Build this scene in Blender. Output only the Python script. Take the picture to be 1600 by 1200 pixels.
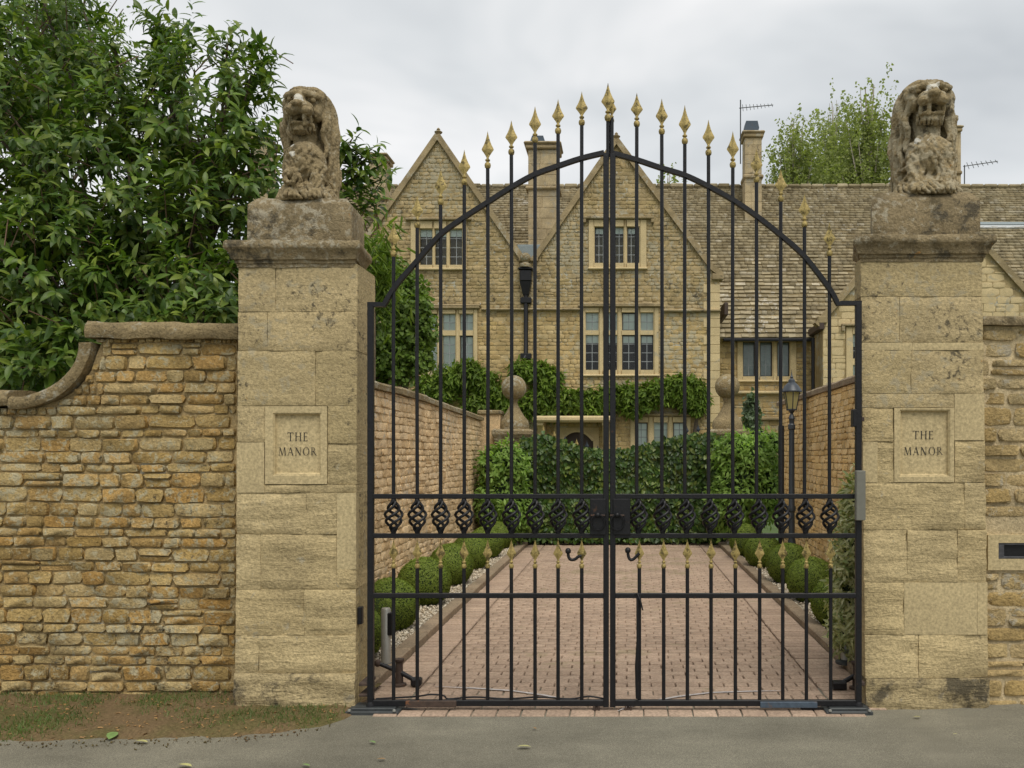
import bpy, bmesh, math, random
import numpy as np
from mathutils import Vector, Matrix, noise as mnoise
for o in list(bpy.data.objects): bpy.data.objects.remove(o)
R = math.radians
S = bpy.context.scene
COL = S.collection
# ------------------------------------------------------------------ camera
# gate plane is Y=0, camera stands 5.5 m in front of it, eye height 1.6 m
D0, F, CX, CY, EH = 5.5, 1358.5, 975.0, 710.0, 1.6
cam = bpy.data.cameras.new('camera'); camo = bpy.data.objects.new('camera', cam); COL.objects.link(camo)
camo.location = (0, -D0, EH); camo.rotation_euler = (R(90), 0, 0)
cam.sensor_width = 36; cam.lens = F/1600*36
cam.shift_x = -(CX-800)/1600; cam.shift_y = (CY-600)/1600
cam.clip_start = .1; cam.clip_end = 2000
S.camera = camo
# ------------------------------------------------------------------ world: overcast sky
SUN_EL, SUN_AZ = 60, 158          # azimuth clockwise from +Y
w = bpy.data.worlds.new('World'); S.world = w; w.use_nodes = True
def nd(nt, typ, ins=None, **props):
    n = nt.nodes.new(typ)
    for k, v in props.items(): setattr(n, k, v)
    for k, v in (ins or {}).items():
        if isinstance(v, bpy.types.NodeSocket): nt.links.new(v, n.inputs[k])
        elif v is not None: n.inputs[k].default_value = v
    return n
def ramp(nt, fac, stops, interp='LINEAR'):
    n = nt.nodes.new('ShaderNodeValToRGB'); n.color_ramp.interpolation = interp
    e = n.color_ramp.elements
    while len(e) < len(stops): e.new(.5)
    for el, (p, c) in zip(e, stops):
        el.position = p
        el.color = (c, c, c, 1) if isinstance(c, (int, float)) else (*c, 1)
    nt.links.new(fac, n.inputs[0]); return n.outputs[0]
def mixc(nt, fac, a, b, mode='MIX'):
    n = nt.nodes.new('ShaderNodeMix'); n.data_type = 'RGBA'; n.blend_type = mode
    for k, v in ((0, fac), (6, a), (7, b)):
        if isinstance(v, bpy.types.NodeSocket): nt.links.new(v, n.inputs[k])
        elif isinstance(v, (int, float)): n.inputs[k].default_value = v
        else: n.inputs[k].default_value = (*v, 1)
    return n.outputs[2]
def mth(nt, op, a, b=None, clamp=False):
    n = nt.nodes.new('ShaderNodeMath'); n.operation = op; n.use_clamp = clamp
    for k, v in ((0, a), (1, b)):
        if isinstance(v, bpy.types.NodeSocket): nt.links.new(v, n.inputs[k])
        elif v is not None: n.inputs[k].default_value = v
    return n.outputs[0]
w.cycles.sampling_method = 'MANUAL'; w.cycles.sample_map_resolution = 256
nt = w.node_tree; nt.nodes.clear()
sky = nd(nt, 'ShaderNodeTexSky', sky_type='NISHITA', sun_disc=False)
sky.sun_elevation = R(SUN_EL); sky.sun_rotation = R(SUN_AZ)
b1 = nd(nt, 'ShaderNodeBackground', {'Color': sky.outputs[0], 'Strength': .008})
tc = nd(nt, 'ShaderNodeTexCoord')
mp = nd(nt, 'ShaderNodeMapping', {'Vector': tc.outputs['Generated'], 'Location': (.35, .1, .0), 'Scale': (1.1, 1.1, 2.6)})
cn = nd(nt, 'ShaderNodeTexNoise', {'Vector': mp.outputs[0], 'Scale': 2.1, 'Detail': 4, 'Roughness': .5, 'Distortion': .3})
cc = ramp(nt, cn.outputs['Fac'], [(.36, (.585, .61, .625)), (.5, (.76, .78, .785)), (.64, (.96, .955, .945))])
b2 = nd(nt, 'ShaderNodeBackground', {'Color': cc, 'Strength': .555})
ad = nd(nt, 'ShaderNodeAddShader', {0: b1.outputs[0], 1: b2.outputs[0]})
nd(nt, 'ShaderNodeOutputWorld', {'Surface': ad.outputs[0]})
sl = bpy.data.lights.new('sun', 'SUN'); sl.energy = 1.5; sl.angle = R(35); sl.color = (1, .95, .86)
so = bpy.data.objects.new('sun', sl); COL.objects.link(so)
az, el = R(SUN_AZ), R(SUN_EL)
sd = Vector((math.sin(az)*math.cos(el), math.cos(az)*math.cos(el), math.sin(el)))
so.rotation_euler = sd.to_track_quat('Z', 'Y').to_euler()
S.view_settings.view_transform = 'Standard'; S.view_settings.look = 'None'
S.view_settings.exposure = 0.74; S.view_settings.gamma = 1
S.render.engine = 'CYCLES'
S.cycles.max_bounces = 6; S.cycles.diffuse_bounces = 4; S.cycles.glossy_bounces = 3; S.cycles.transparent_max_bounces = 8; S.cycles.transmission_bounces = 4
S.render.resolution_x, S.render.resolution_y = 1024, 768

# ------------------------------------------------------------------ helpers
def X(px, Y): return (px-CX)*(Y+D0)/F
def Z(py, Y): return EH-(py-CY)*(Y+D0)/F
def GY(py, z=0): return F*(EH-z)/(py-CY)-D0      # ground depth of an image row
def proj(x, y, z): d = y+D0; return CX+F*x/d, CY-F*(z-EH)/d
BASE = {}
def link(o, parent=None):
    COL.objects.link(o)
    if parent is not None:
        o.parent = parent
        b = BASE.get(parent.name)
        if b is not None: o.matrix_parent_inverse = Matrix.Translation(-b)
    return o
def thing(name, label, cat, loc=(0, 0, 0), group=None):
    o = bpy.data.objects.new(name, None); o.location = loc; o.empty_display_size = .1
    COL.objects.link(o); BASE[o.name] = Vector(loc)
    o['kind'] = 'thing'
    return tag(o, label, cat, group)
def tag(o, label, cat, group=None):
    o['label'] = label; o['category'] = cat
    if group: o['group'] = group
    return o
def kind(o, k): o['kind'] = k; return o
class MB:
    def __init__(s): s.v = []; s.f = []
    def add(s, vs, fs, M=None):
        b = len(s.v)
        s.v += [tuple(M @ Vector(v)) for v in vs] if M is not None else [tuple(v) for v in vs]
        s.f += [tuple(i+b for i in f) for f in fs]; return s
    def box(s, x0, x1, y0, y1, z0, z1, bev=0, M=None):
        if bev <= 0:
            vs = [(x, y, z) for x in (x0, x1) for y in (y0, y1) for z in (z0, z1)]
            return s.add(vs, [(0, 1, 3, 2), (4, 6, 7, 5), (0, 4, 5, 1), (2, 3, 7, 6), (0, 2, 6, 4), (1, 5, 7, 3)], M)
        b = bev; vs = []; idx = {}
        for i in (0, 1):
            for j in (0, 1):
                for k in (0, 1):
                    for a in range(3):
                        p = [x1 if i else x0, y1 if j else y0, z1 if k else z0]; sg = [1 if i else -1, 1 if j else -1, 1 if k else -1]
                        for q in range(3):
                            if q != a: p[q] -= sg[q]*b
                        idx[i, j, k, a] = len(vs); vs.append(p)
        fs = []
        def fc(ids):
            c = Vector(((x0+x1)/2, (y0+y1)/2, (z0+z1)/2)); P = [Vector(vs[i]) for i in ids]
            m = sum(P, Vector())/len(P); n = (P[1]-P[0]).cross(P[2]-P[0])
            fs.append(tuple(ids) if n.dot(m-c) > 0 else tuple(reversed(ids)))
        for a in range(3):
            b_, c_ = [q for q in range(3) if q != a]
            for sgn in (0, 1):
                ids = []
                for (u, v) in ((0, 0), (1, 0), (1, 1), (0, 1)):
                    key = [0, 0, 0]; key[a] = sgn; key[b_] = u; key[c_] = v; ids.append(idx[(*key, a)])
                fc(ids)
            for u in (0, 1):
                for v in (0, 1):
                    k0 = [0, 0, 0]; k1 = [0, 0, 0]; k0[b_] = k1[b_] = u; k0[c_] = k1[c_] = v; k1[a] = 1
                    fc([idx[(*k0, b_)], idx[(*k1, b_)], idx[(*k1, c_)], idx[(*k0, c_)]])
        for i in (0, 1):
            for j in (0, 1):
                for k in (0, 1): fc([idx[i, j, k, a] for a in range(3)])
        return s.add(vs, fs, M)
    def tube(s, pts, r, n=6, cap=True, M=None):
        pts = [Vector(p) for p in pts]; m = len(pts); rr = r if isinstance(r, (list, tuple)) else [r]*m
        vs = []; fs = []; up = None
        for i, p in enumerate(pts):
            t = (pts[min(i+1, m-1)]-pts[max(i-1, 0)]).normalized()
            if up is None: up = t.orthogonal().normalized()
            else:
                up = up-t*up.dot(t); up = up.normalized() if up.length > 1e-6 else t.orthogonal().normalized()
            sd_ = t.cross(up)
            for k in range(n):
                a = 2*math.pi*k/n; vs.append(p+(up*math.cos(a)+sd_*math.sin(a))*rr[i])
        for i in range(m-1):
            for k in range(n):
                k2 = (k+1) % n; fs.append((i*n+k, i*n+k2, (i+1)*n+k2, (i+1)*n+k))
        if cap: fs += [tuple(range(n-1, -1, -1)), tuple((m-1)*n+k for k in range(n))]
        return s.add(vs, fs, M)
    def lathe(s, cx, cy, prof, n=12, M=None, sq=False):
        vs = []; fs = []; m = len(prof)
        for (r, z) in prof:
            for k in range(n):
                a = 2*math.pi*(k+(.5 if sq else 0))/n; q = r*(math.sqrt(2) if sq else 1)
                vs.append((cx+q*math.cos(a), cy+q*math.sin(a), z))
        for i in range(m-1):
            for k in range(n):
                k2 = (k+1) % n; fs.append((i*n+k, i*n+k2, (i+1)*n+k2, (i+1)*n+k))
        fs += [tuple(range(n-1, -1, -1)), tuple((m-1)*n+k for k in range(n))]
        return s.add(vs, fs, M)
    def prism(s, poly, y0, y1, M=None):          # poly of (x,z), counter-clockwise seen from -Y
        n = len(poly); vs = [(x, y0, z) for x, z in poly]+[(x, y1, z) for x, z in poly]
        fs = [tuple(range(n)), tuple(range(2*n-1, n-1, -1))]
        fs += [(i, n+i, n+(i+1) % n, (i+1) % n) for i in range(n)]
        return s.add(vs, fs, M)
    def strip(s, pts, wd, y0, y1):               # band of width wd along (x,z) points, between two depths
        P = [Vector(p) for p in pts]; m = len(P); vs = []; fs = []
        for i, p in enumerate(P):
            t = (P[min(i+1, m-1)]-P[max(i-1, 0)]).normalized(); nrm = Vector((-t.y, t.x))*wd/2
            for q, y in ((p+nrm, y0), (p+nrm, y1), (p-nrm, y1), (p-nrm, y0)): vs.append((q.x, y, q.y))
        for i in range(m-1):
            for k in range(4):
                k2 = (k+1) % 4; fs.append((i*4+k, (i+1)*4+k, (i+1)*4+k2, i*4+k2))
        fs += [(0, 1, 2, 3), tuple((m-1)*4+k for k in (3, 2, 1, 0))]
        return s.add(vs, fs)
    def mesh(s, name, mat, smooth=None):
        me = bpy.data.meshes.new(name); me.from_pydata(s.v, [], s.f)
        if mat: me.materials.append(mat)
        if smooth is not None:
            me.polygons.foreach_set('use_smooth', [True]*len(me.polygons))
            if smooth < 180: me.set_sharp_from_angle(angle=R(smooth))
        return me
    def build(s, name, mat, parent=None, smooth=None):
        return link(bpy.data.objects.new(name, s.mesh(name, mat, smooth)), parent)
def fast_mesh(name, V, loops, sizes, mat, smooth=False):
    me = bpy.data.meshes.new(name)
    V = np.ascontiguousarray(V, np.float32); loops = np.ascontiguousarray(loops, np.int32); sizes = np.ascontiguousarray(sizes, np.int32)
    me.vertices.add(len(V)); me.vertices.foreach_set('co', V.ravel())
    me.loops.add(len(loops)); me.loops.foreach_set('vertex_index', loops)
    st = np.concatenate([[0], np.cumsum(sizes)[:-1]]).astype(np.int32)
    me.polygons.add(len(sizes)); me.polygons.foreach_set('loop_start', st)
    if smooth: me.polygons.foreach_set('use_smooth', np.ones(len(sizes), bool))
    me.update(calc_edges=True); me.validate()
    if mat: me.materials.append(mat)
    return me
def inst_mesh(name, tmpl, mats4, mat, smooth=False):
    """join copies: tmpl=(verts,faces) or list of them + index; mats4 = (N,3,4) affine"""
    tv, tf = tmpl; tv = np.asarray(tv, np.float32); A = np.asarray(mats4, np.float32)
    V = np.einsum('nij,vj->nvi', A[:, :, :3], tv)+A[:, None, :, 3]
    lp = np.concatenate([np.asarray(f) for f in tf]); sz = np.array([len(f) for f in tf])
    n = len(A); L = (lp[None, :]+(np.arange(n)*len(tv))[:, None]).ravel()
    return fast_mesh(name, V.reshape(-1, 3), L, np.tile(sz, n), mat, smooth)
def join_parts(name, parts, mat, smooth=False):  # parts: list of (tmpl, mats4)
    Vs = []; Ls = []; Ss = []; off = 0
    for (tv, tf), A in parts:
        if len(A) == 0: continue
        tv = np.asarray(tv, np.float32); A = np.asarray(A, np.float32)
        V = np.einsum('nij,vj->nvi', A[:, :, :3], tv)+A[:, None, :, 3]
        lp = np.concatenate([np.asarray(f) for f in tf]); n = len(A)
        Ls.append((lp[None, :]+(np.arange(n)*len(tv))[:, None]).ravel()+off); Ss.append(np.tile([len(f) for f in tf], n))
        Vs.append(V.reshape(-1, 3)); off += n*len(tv)
    return fast_mesh(name, np.concatenate(Vs), np.concatenate(Ls), np.concatenate(Ss), mat, smooth)

# ------------------------------------------------------------------ materials
def newmat(name):
    m = bpy.data.materials.new(name); m.use_nodes = True; nt = m.node_tree; nt.nodes.clear()
    out = nd(nt, 'ShaderNodeOutputMaterial'); return m, nt, out
def rnd_value(nt):
    oi = nd(nt, 'ShaderNodeObjectInfo'); g = nd(nt, 'ShaderNodeNewGeometry')
    a = mth(nt, 'MULTIPLY', oi.outputs['Random'], 7.13); b = mth(nt, 'MULTIPLY', g.outputs['Random Per Island'], 13.7)
    return mth(nt, 'FRACT', mth(nt, 'ADD', a, b)), g.outputs['Position']
def nz(nt, vec, scale, detail=4, rough=.55, dist=0, scl=None, off=0, rot=None):
    if scl or off or rot:
        vec = nd(nt, 'ShaderNodeMapping', {'Vector': vec, 'Location': (off, off*.7, off*1.3), 'Scale': scl or (1, 1, 1), 'Rotation': rot or (0, 0, 0)}).outputs[0]
    return nd(nt, 'ShaderNodeTexNoise', {'Vector': vec, 'Scale': scale, 'Detail': min(detail, 5), 'Roughness': rough, 'Distortion': dist}).outputs['Fac']
def stone_mat(name, cols, lichen=(.42, .41, .34), lich=.45, lscale=13, zone=.8, orange=.0, dark=.0, dscale=18, moss=0., bump=.5, bscale=26,
              bed=0., seed=0., rough=.92, var=.35, white=0.):
    m, nt, out = newmat(name); r, pos = rnd_value(nt)
    cols = [(c[0]*1.09, c[1]*1.06, c[2]*1.0) for c in cols]
    k = len(cols); col = ramp(nt, r, [(i/max(1, k-1), c) for i, c in enumerate(cols)])
    big = nz(nt, pos, 2.2, 5, .6, off=seed+1)
    col = mixc(nt, 1, col, ramp(nt, big, [(.3, 1-var), (.7, 1+var*.55)]), 'MULTIPLY')
    fine = nz(nt, pos, 55, 5, .7, off=seed+2)
    col = mixc(nt, 1, col, ramp(nt, fine, [(.3, .62), (.7, 1.28)]), 'MULTIPLY')
    hs = None
    zn = nz(nt, pos, zone, 3, .5, off=seed+3)
    if bed:
        be = nz(nt, pos, 3.2, 5, .62, .6, scl=(1.0, 1.0, 6.5), off=seed+4, rot=(0, .09, 0))
        col = mixc(nt, 1, col, ramp(nt, be, [(.30, 1-.16*min(1.5, bed)), (.62, 1+.07*bed)]), 'MULTIPLY'); hs = be
    if lich:
        a = nz(nt, pos, lscale, 6, .68, .4, off=seed+5); a = mth(nt, 'ADD', a, mth(nt, 'MULTIPLY', mth(nt, 'SUBTRACT', zn, .5), .6))
        mk = ramp(nt, a, [(.66-lich*.3, 0), (.74-lich*.3, .85)]); col = mixc(nt, mk, col, lichen)
    if moss:
        a = nz(nt, pos, 6, 6, .65, .2, off=seed+9); mk = ramp(nt, a, [(.62-moss*.25, 0), (.74-moss*.25, .9)])
        col = mixc(nt, mk, col, (.11, .085, .045))
    if dark:
        a = nz(nt, pos, dscale, 7, .74, .3, off=seed+6); a = mth(nt, 'ADD', a, mth(nt, 'MULTIPLY', mth(nt, 'SUBTRACT', nz(nt, pos, 1.6, 3, .5, off=seed+8), .5), .55))
        mk = ramp(nt, a, [(.69-dark*.25, 0), (.80-dark*.25, .85)]); col = mixc(nt, mk, col, (.062, .054, .038))
    if orange:
        a = nz(nt, pos, 9, 6, .72, .3, off=seed+7); mk = ramp(nt, a, [(.72-orange*.25, 0), (.77-orange*.25, .8)])
        col = mixc(nt, mk, col, (.42, .20, .045))
    if white:
        a = nz(nt, pos, 11, 3, .5, .5, off=seed+11); mk = ramp(nt, a, [(.715-white*.2, 0), (.73-white*.2, .9)])
        col = mixc(nt, mk, col, (.58, .56, .5))
    bn = nz(nt, pos, bscale, 7, .72, off=seed+10)
    h = mth(nt, 'ADD', bn, mth(nt, 'MULTIPLY', fine, .35))
    if hs is not None: h = mth(nt, 'ADD', h, mth(nt, 'MULTIPLY', hs, bed*2))
    bu = nd(nt, 'ShaderNodeBump', {'Strength': bump, 'Distance': .03, 'Height': h})
    p = nd(nt, 'ShaderNodeBsdfPrincipled', {'Base Color': col, 'Roughness': rough, 'Normal': bu.outputs[0], 'Specular IOR Level': .25})
    nt.links.new(p.outputs[0], out.inputs[0]); return m
def plain(name, c, rough=.5, metal=0, spec=.5, vary=.0, vscale=30, bump=0, c2=None, thr=.6, coat=0):
    m, nt, out = newmat(name); g = nd(nt, 'ShaderNodeNewGeometry'); pos = g.outputs['Position']; col = c
    n1 = nz(nt, pos, vscale, 5, .65)
    if vary: col = mixc(nt, 1, (*c,), ramp(nt, n1, [(.3, 1-vary), (.7, 1+vary)]), 'MULTIPLY')
    if c2: col = mixc(nt, ramp(nt, nz(nt, pos, vscale*.4, 6, .7, off=3), [(thr, 0), (thr+.06, 1)]), col, c2)
    i = {'Roughness': rough, 'Metallic': metal, 'Specular IOR Level': spec}
    if bump: i['Normal'] = nd(nt, 'ShaderNodeBump', {'Strength': bump, 'Distance': .01, 'Height': n1}).outputs[0]
    p = nd(nt, 'ShaderNodeBsdfPrincipled', i)
    if isinstance(col, bpy.types.NodeSocket): nt.links.new(col, p.inputs['Base Color'])
    else: p.inputs['Base Color'].default_value = (*col, 1)
    nt.links.new(p.outputs[0], out.inputs[0]); return m
def leaf_mat(name, cols, rough=.45, trans=.25, spec=.5, zvar=.3):
    m, nt, out = newmat(name); r, pos = rnd_value(nt); k = len(cols)
    col = ramp(nt, r, [(i/max(1, k-1), c) for i, c in enumerate(cols)])
    col = mixc(nt, 1, col, ramp(nt, nz(nt, pos, 2.5, 3, .5), [(.3, 1-zvar), (.7, 1+zvar)]), 'MULTIPLY')
    p = nd(nt, 'ShaderNodeBsdfPrincipled', {'Base Color': col, 'Roughness': rough, 'Specular IOR Level': spec})
    t = nd(nt, 'ShaderNodeBsdfTranslucent', {'Color': mixc(nt, 1, col, (1.2, 1.35, .6), 'MULTIPLY')})
    mx = nd(nt, 'ShaderNodeMixShader', {0: trans, 1: p.outputs[0], 2: t.outputs[0]})
    nt.links.new(mx.outputs[0], out.inputs[0]); return m
M = {}
M['rubble'] = stone_mat('rubble_stone', [(.44, .31, .12), (.50, .375, .17), (.39, .265, .095), (.54, .425, .22), (.47, .285, .09), (.45, .345, .165), (.50, .39, .20), (.44, .28, .10), (.42, .295, .12)],
                        lichen=(.48, .43, .28), lich=.40, lscale=19, zone=.7, dark=.30, dscale=20, orange=.0, bump=1.0, bscale=30, seed=4)
M['rubble_pale'] = stone_mat('rubble_stone_pale', [(.50, .385, .19), (.55, .44, .25), (.46, .33, .14), (.53, .41, .22)], lichen=(.48, .43, .32), lich=.25, dark=.2, bump=1.0, bscale=30, seed=9)
M['mortar'] = stone_mat('mortar', [(.40, .305, .16), (.40, .305, .16)], lich=.2, dark=.15, bump=.6, bscale=40, seed=2)
M['mortar_pale'] = stone_mat('mortar_pale', [(.56, .46, .29), (.56, .46, .29)], lich=0, bump=.6, bscale=40, seed=2)
M['inner'] = stone_mat('drive_wall_stone', [(.70, .53, .32), (.74, .575, .37), (.65, .47, .265), (.72, .55, .34)], lichen=(.5, .45, .36), lich=.25, dark=.05, bump=.6, bscale=24, seed=13)
M['inner_o'] = stone_mat('drive_wall_stone_orange', [(.70, .50, .245), (.74, .56, .31), (.64, .44, .19), (.71, .52, .255)], lichen=(.55, .45, .3), lich=.2, bump=.6, bscale=24, seed=17)
M['ashlar'] = stone_mat('ashlar_stone', [(.44, .355, .20), (.455, .37, .215), (.425, .345, .19), (.45, .365, .21)], lichen=(.38, .325, .21), lich=.3, dark=.43, dscale=24, orange=.24, bump=.55, bscale=24, bed=.25, seed=6, var=.2)
M['ashlar_low'] = stone_mat('ashlar_stone_worn', [(.475, .385, .215), (.49, .40, .23), (.46, .37, .205)], lichen=(.40, .35, .24), lich=.2, dark=.12, dscale=15, orange=.05, bump=.65, bscale=18, bed=.42, seed=26, var=.25)
M['ashlar_base'] = stone_mat('ashlar_stone_stained', [(.43, .35, .20), (.44, .36, .21)], lichen=(.30, .26, .18), lich=.3, dark=.74, dscale=5, bump=.9, bscale=14, bed=.45, seed=31, var=.3)
M['newstone'] = stone_mat('new_ashlar', [(.455, .375, .22), (.47, .39, .23)], lich=0, dark=.0, bump=.15, bscale=40, seed=8, var=.1)
M['capstone'] = stone_mat('weathered_capstone', [(.25, .20, .12), (.28, .225, .135)], lichen=(.38, .34, .25), lich=.38, lscale=20, dark=.52, dscale=9, orange=.3, moss=.3, bump=.9, bscale=18, seed=11)
M['lion'] = stone_mat('lion_stone', [(.27, .205, .11), (.27, .205, .11)], lichen=(.38, .33, .22), lich=.45, lscale=20, dark=.36, dscale=16, orange=.25, bump=.8, bscale=28, seed=41, white=.22)
def lion_mat(name, pts, seed):
    m = stone_mat(name, [(.27, .215, .125), (.27, .215, .125)], lichen=(.40, .345, .235), lich=.48, lscale=18, dark=.42, dscale=14, orange=.22, bump=.7, bscale=30, seed=seed)
    nt = m.node_tree; p = [n for n in nt.nodes if n.type == 'BSDF_PRINCIPLED'][0]; col = p.inputs['Base Color'].links[0].from_socket
    oc = nd(nt, 'ShaderNodeTexCoord').outputs['Object']; n_ = nz(nt, oc, 22, 4, .6, off=seed)
    for (c, r) in pts:                                  # pale crusts of lichen, each where it grows
        d = nd(nt, 'ShaderNodeVectorMath', {0: oc, 1: c}, operation='DISTANCE').outputs['Value']
        d = mth(nt, 'ADD', mth(nt, 'MULTIPLY', d, 1/r), mth(nt, 'MULTIPLY', mth(nt, 'SUBTRACT', n_, .5), 2.4)); col = mixc(nt, ramp(nt, d, [(.62, .9), (.70, 0)]), col, (.60, .575, .50))
    nt.links.new(col, p.inputs['Base Color']); return m
M['coping'] = stone_mat('coping_stone', [(.31, .245, .14), (.28, .22, .12)], lichen=(.40, .37, .28), lich=.45, dark=.38, dscale=13, orange=.12, bump=1.0, seed=15)
M['house'] = stone_mat('house_stone', [(.44, .33, .16), (.48, .365, .185), (.39, .28, .125), (.52, .41, .23), (.46, .345, .155), (.42, .32, .165)], lichen=(.40, .36, .25), lich=.4, lscale=5, zone=.25, dark=.22, dscale=5, bump=.5, bscale=9, seed=21, var=.3)
M['house_grey'] = stone_mat('house_stone_weathered', [(.35, .275, .145), (.39, .305, .17), (.31, .235, .115), (.43, .345, .205), (.36, .28, .14), (.33, .26, .14)], lichen=(.36, .32, .22), lich=.45, lscale=5, zone=.3, dark=.38, dscale=5, bump=.5, bscale=9, seed=29, var=.35, white=.04)
M['house_mortar'] = stone_mat('house_mortar', [(.37, .29, .155), (.37, .29, .155)], lich=.3, lscale=5, dark=.25, dscale=5, bump=.4, bscale=12, seed=22)
M['dress'] = stone_mat('dressed_stone', [(.53, .43, .25), (.56, .455, .27)], lichen=(.40, .35, .24), lich=.15, lscale=4, dark=.12, dscale=6, bump=.2, seed=23, var=.15)
M['chim'] = stone_mat('chimney_stone', [(.40, .33, .21), (.44, .36, .23), (.36, .29, .18)], lichen=(.34, .30, .22), lich=.4, lscale=4, dark=.3, dscale=5, bump=.4, seed=28)
M['housecop'] = stone_mat('gable_coping', [(.30, .24, .14), (.33, .26, .155)], lichen=(.38, .34, .25), lich=.3, lscale=5, dark=.35, dscale=5, bump=.4, seed=24)
M['slate'] = stone_mat('stone_slate', [(.27, .23, .145), (.34, .29, .19), (.22, .185, .115), (.39, .34, .235), (.30, .255, .165), (.20, .165, .10), (.34, .295, .20), (.29, .25, .16), (.44, .40, .31)],
                       lichen=(.52, .49, .42), lich=.08, lscale=6, zone=.6, dark=.15, dscale=4, orange=0, moss=.05, bump=.4, bscale=10, seed=25)
M['paver'] = stone_mat('paver', [(.375, .282, .22), (.415, .315, .245), (.345, .257, .198), (.40, .30, .233)], lichen=(.30, .235, .15), lich=.25, lscale=3, zone=.5, bump=.2, bscale=60, seed=33, var=.2, rough=.85)
M['joint'] = plain('joint_sand', (.13, .105, .075), .95, vary=.3)
M['kerb'] = stone_mat('kerb_stone', [(.24, .19, .135), (.27, .21, .15)], lichen=(.3, .25, .16), lich=.2, bump=.3, seed=35)
M['black'] = plain('black_iron', (.009, .009, .0105), .45, spec=.32, vary=.3, vscale=60, bump=.2, c2=(.055, .028, .016), thr=.645)
M['gold'] = plain('gilt_paint', (.375, .285, .10), .5, metal=.35, vary=.3, vscale=70, bump=.5, c2=(.13, .10, .035), thr=.535)
M['bluegrey'] = plain('lamp_paint', (.03, .038, .048), .4)
M['steel'] = plain('grey_aluminium', (.34, .34, .31), .4, metal=.4, vary=.08)
M['greybox'] = plain('grey_box_paint', (.15, .148, .122), .55, vary=.08)
M['rust'] = plain('rusty_iron', (.055, .035, .025), .8, vary=.4, c2=(.16, .065, .025), thr=.6)
M['opbox'] = plain('operator_cover', (.04, .045, .046), .55, vary=.25)
M['bluepaint'] = plain('worn_blue_paint', (.05, .075, .105), .6, vary=.3, c2=(.12, .07, .04), thr=.62)
M['letter'] = plain('engraved_black', (.02, .018, .015), .8)
M['dark'] = plain('dark_interior', (.03, .027, .023), .9)
M['curtain'] = plain('grey_curtain', (.33, .36, .35), .9, vary=.15, vscale=9)
M['lead'] = plain('leaded_bars', (.30, .32, .32), .5)
M['frameblk'] = plain('casement_black', (.02, .022, .024), .5)
M['blind'] = plain('window_blind', (.80, .85, .79), .9)
M['door'] = plain('oak_door', (.05, .03, .02), .6, vary=.3)
M['leadroof'] = plain('lead_flashing', (.20, .24, .25), .6, vary=.2)
M['white'] = plain('white_flashing', (.46, .48, .48), .7)
M['bark'] = plain('bark', (.10, .075, .05), .95, vary=.4, bump=.5)
M['birchbark'] = plain('birch_bark', (.42, .37, .31), .9, vary=.35, c2=(.06, .05, .04), thr=.62)
M['soil'] = plain('soil', (.075, .055, .035), .95, vary=.35)
M['bulb'] = plain('frosted_bulb', (.75, .62, .35), .5)
def glass_mat(name, tint, fac):
    m, nt, out = newmat(name)
    t = nd(nt, 'ShaderNodeBsdfTransparent', {'Color': (*tint, 1)}); g = nd(nt, 'ShaderNodeBsdfGlossy', {'Roughness': .04})
    fr = nd(nt, 'ShaderNodeFresnel', {'IOR': 1.5})
    f = mth(nt, 'ADD', mth(nt, 'MULTIPLY', fr.outputs[0], 1.0), fac, True)
    mx = nd(nt, 'ShaderNodeMixShader', {0: f, 1: t.outputs[0], 2: g.outputs[0]})
    nt.links.new(mx.outputs[0], out.inputs[0]); return m
M['glass'] = glass_mat('window_glass', (.86, .9, .88), 0.)
M['lampglass'] = leaf_mat('lamp_glass', [(.62, .54, .32), (.66, .58, .36)], .25, .6, .5, .05)
M['laurel'] = leaf_mat('laurel_leaf', [(.034, .074, .012), (.075, .14, .02), (.13, .205, .03), (.05, .10, .014), (.22, .28, .048), (.09, .15, .022)], .42, .32, .32)
M['boxleaf'] = leaf_mat('box_leaf', [(.165, .235, .035), (.20, .275, .044), (.235, .305, .055), (.27, .33, .07)], .6, .25, .2, .15)
M['ivy'] = leaf_mat('ivy_leaf', [(.026, .06, .011), (.04, .085, .014), (.06, .115, .018), (.16, .20, .04)], .42, .22, .35)
M['shrub'] = leaf_mat('shrub_leaf', [(.17, .285, .055), (.22, .34, .07), (.27, .39, .10), (.13, .23, .04)], .55, .4, .25)
M['wist'] = leaf_mat('wisteria_leaf', [(.10, .17, .02), (.135, .21, .028), (.18, .25, .035), (.075, .13, .018)], .55, .38, .25)
M['birch'] = leaf_mat('birch_leaf', [(.23, .275, .09), (.28, .32, .11), (.32, .35, .13), (.19, .23, .08)], .55, .45, .25)
M['olive'] = leaf_mat('olive_leaf', [(.10, .15, .07), (.14, .19, .1)], .5, .3)
M['varieg'] = leaf_mat('variegated_leaf', [(.20, .26, .09), (.60, .58, .33), (.34, .37, .16), (.66, .64, .42), (.15, .21, .06), (.62, .6, .38)], .5, .3, .25, .1)
M['greentree'] = leaf_mat('green_tree_leaf', [(.085, .15, .022), (.12, .19, .03), (.16, .235, .04), (.055, .10, .016)], .5, .35, .3)
M['grassb'] = leaf_mat('grass_blade', [(.07, .13, .025), (.10, .16, .035), (.17, .17, .06)], .6, .3)
M['deadleaf'] = plain('dead_leaf', (.30, .17, .06), .7, vary=.3)
M['fallgreen'] = plain('fallen_green_leaf', (.16, .26, .08), .6, vary=.3)
M['fallyellow'] = plain('fallen_yellow_leaf', (.42, .40, .16), .6, vary=.2)
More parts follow.
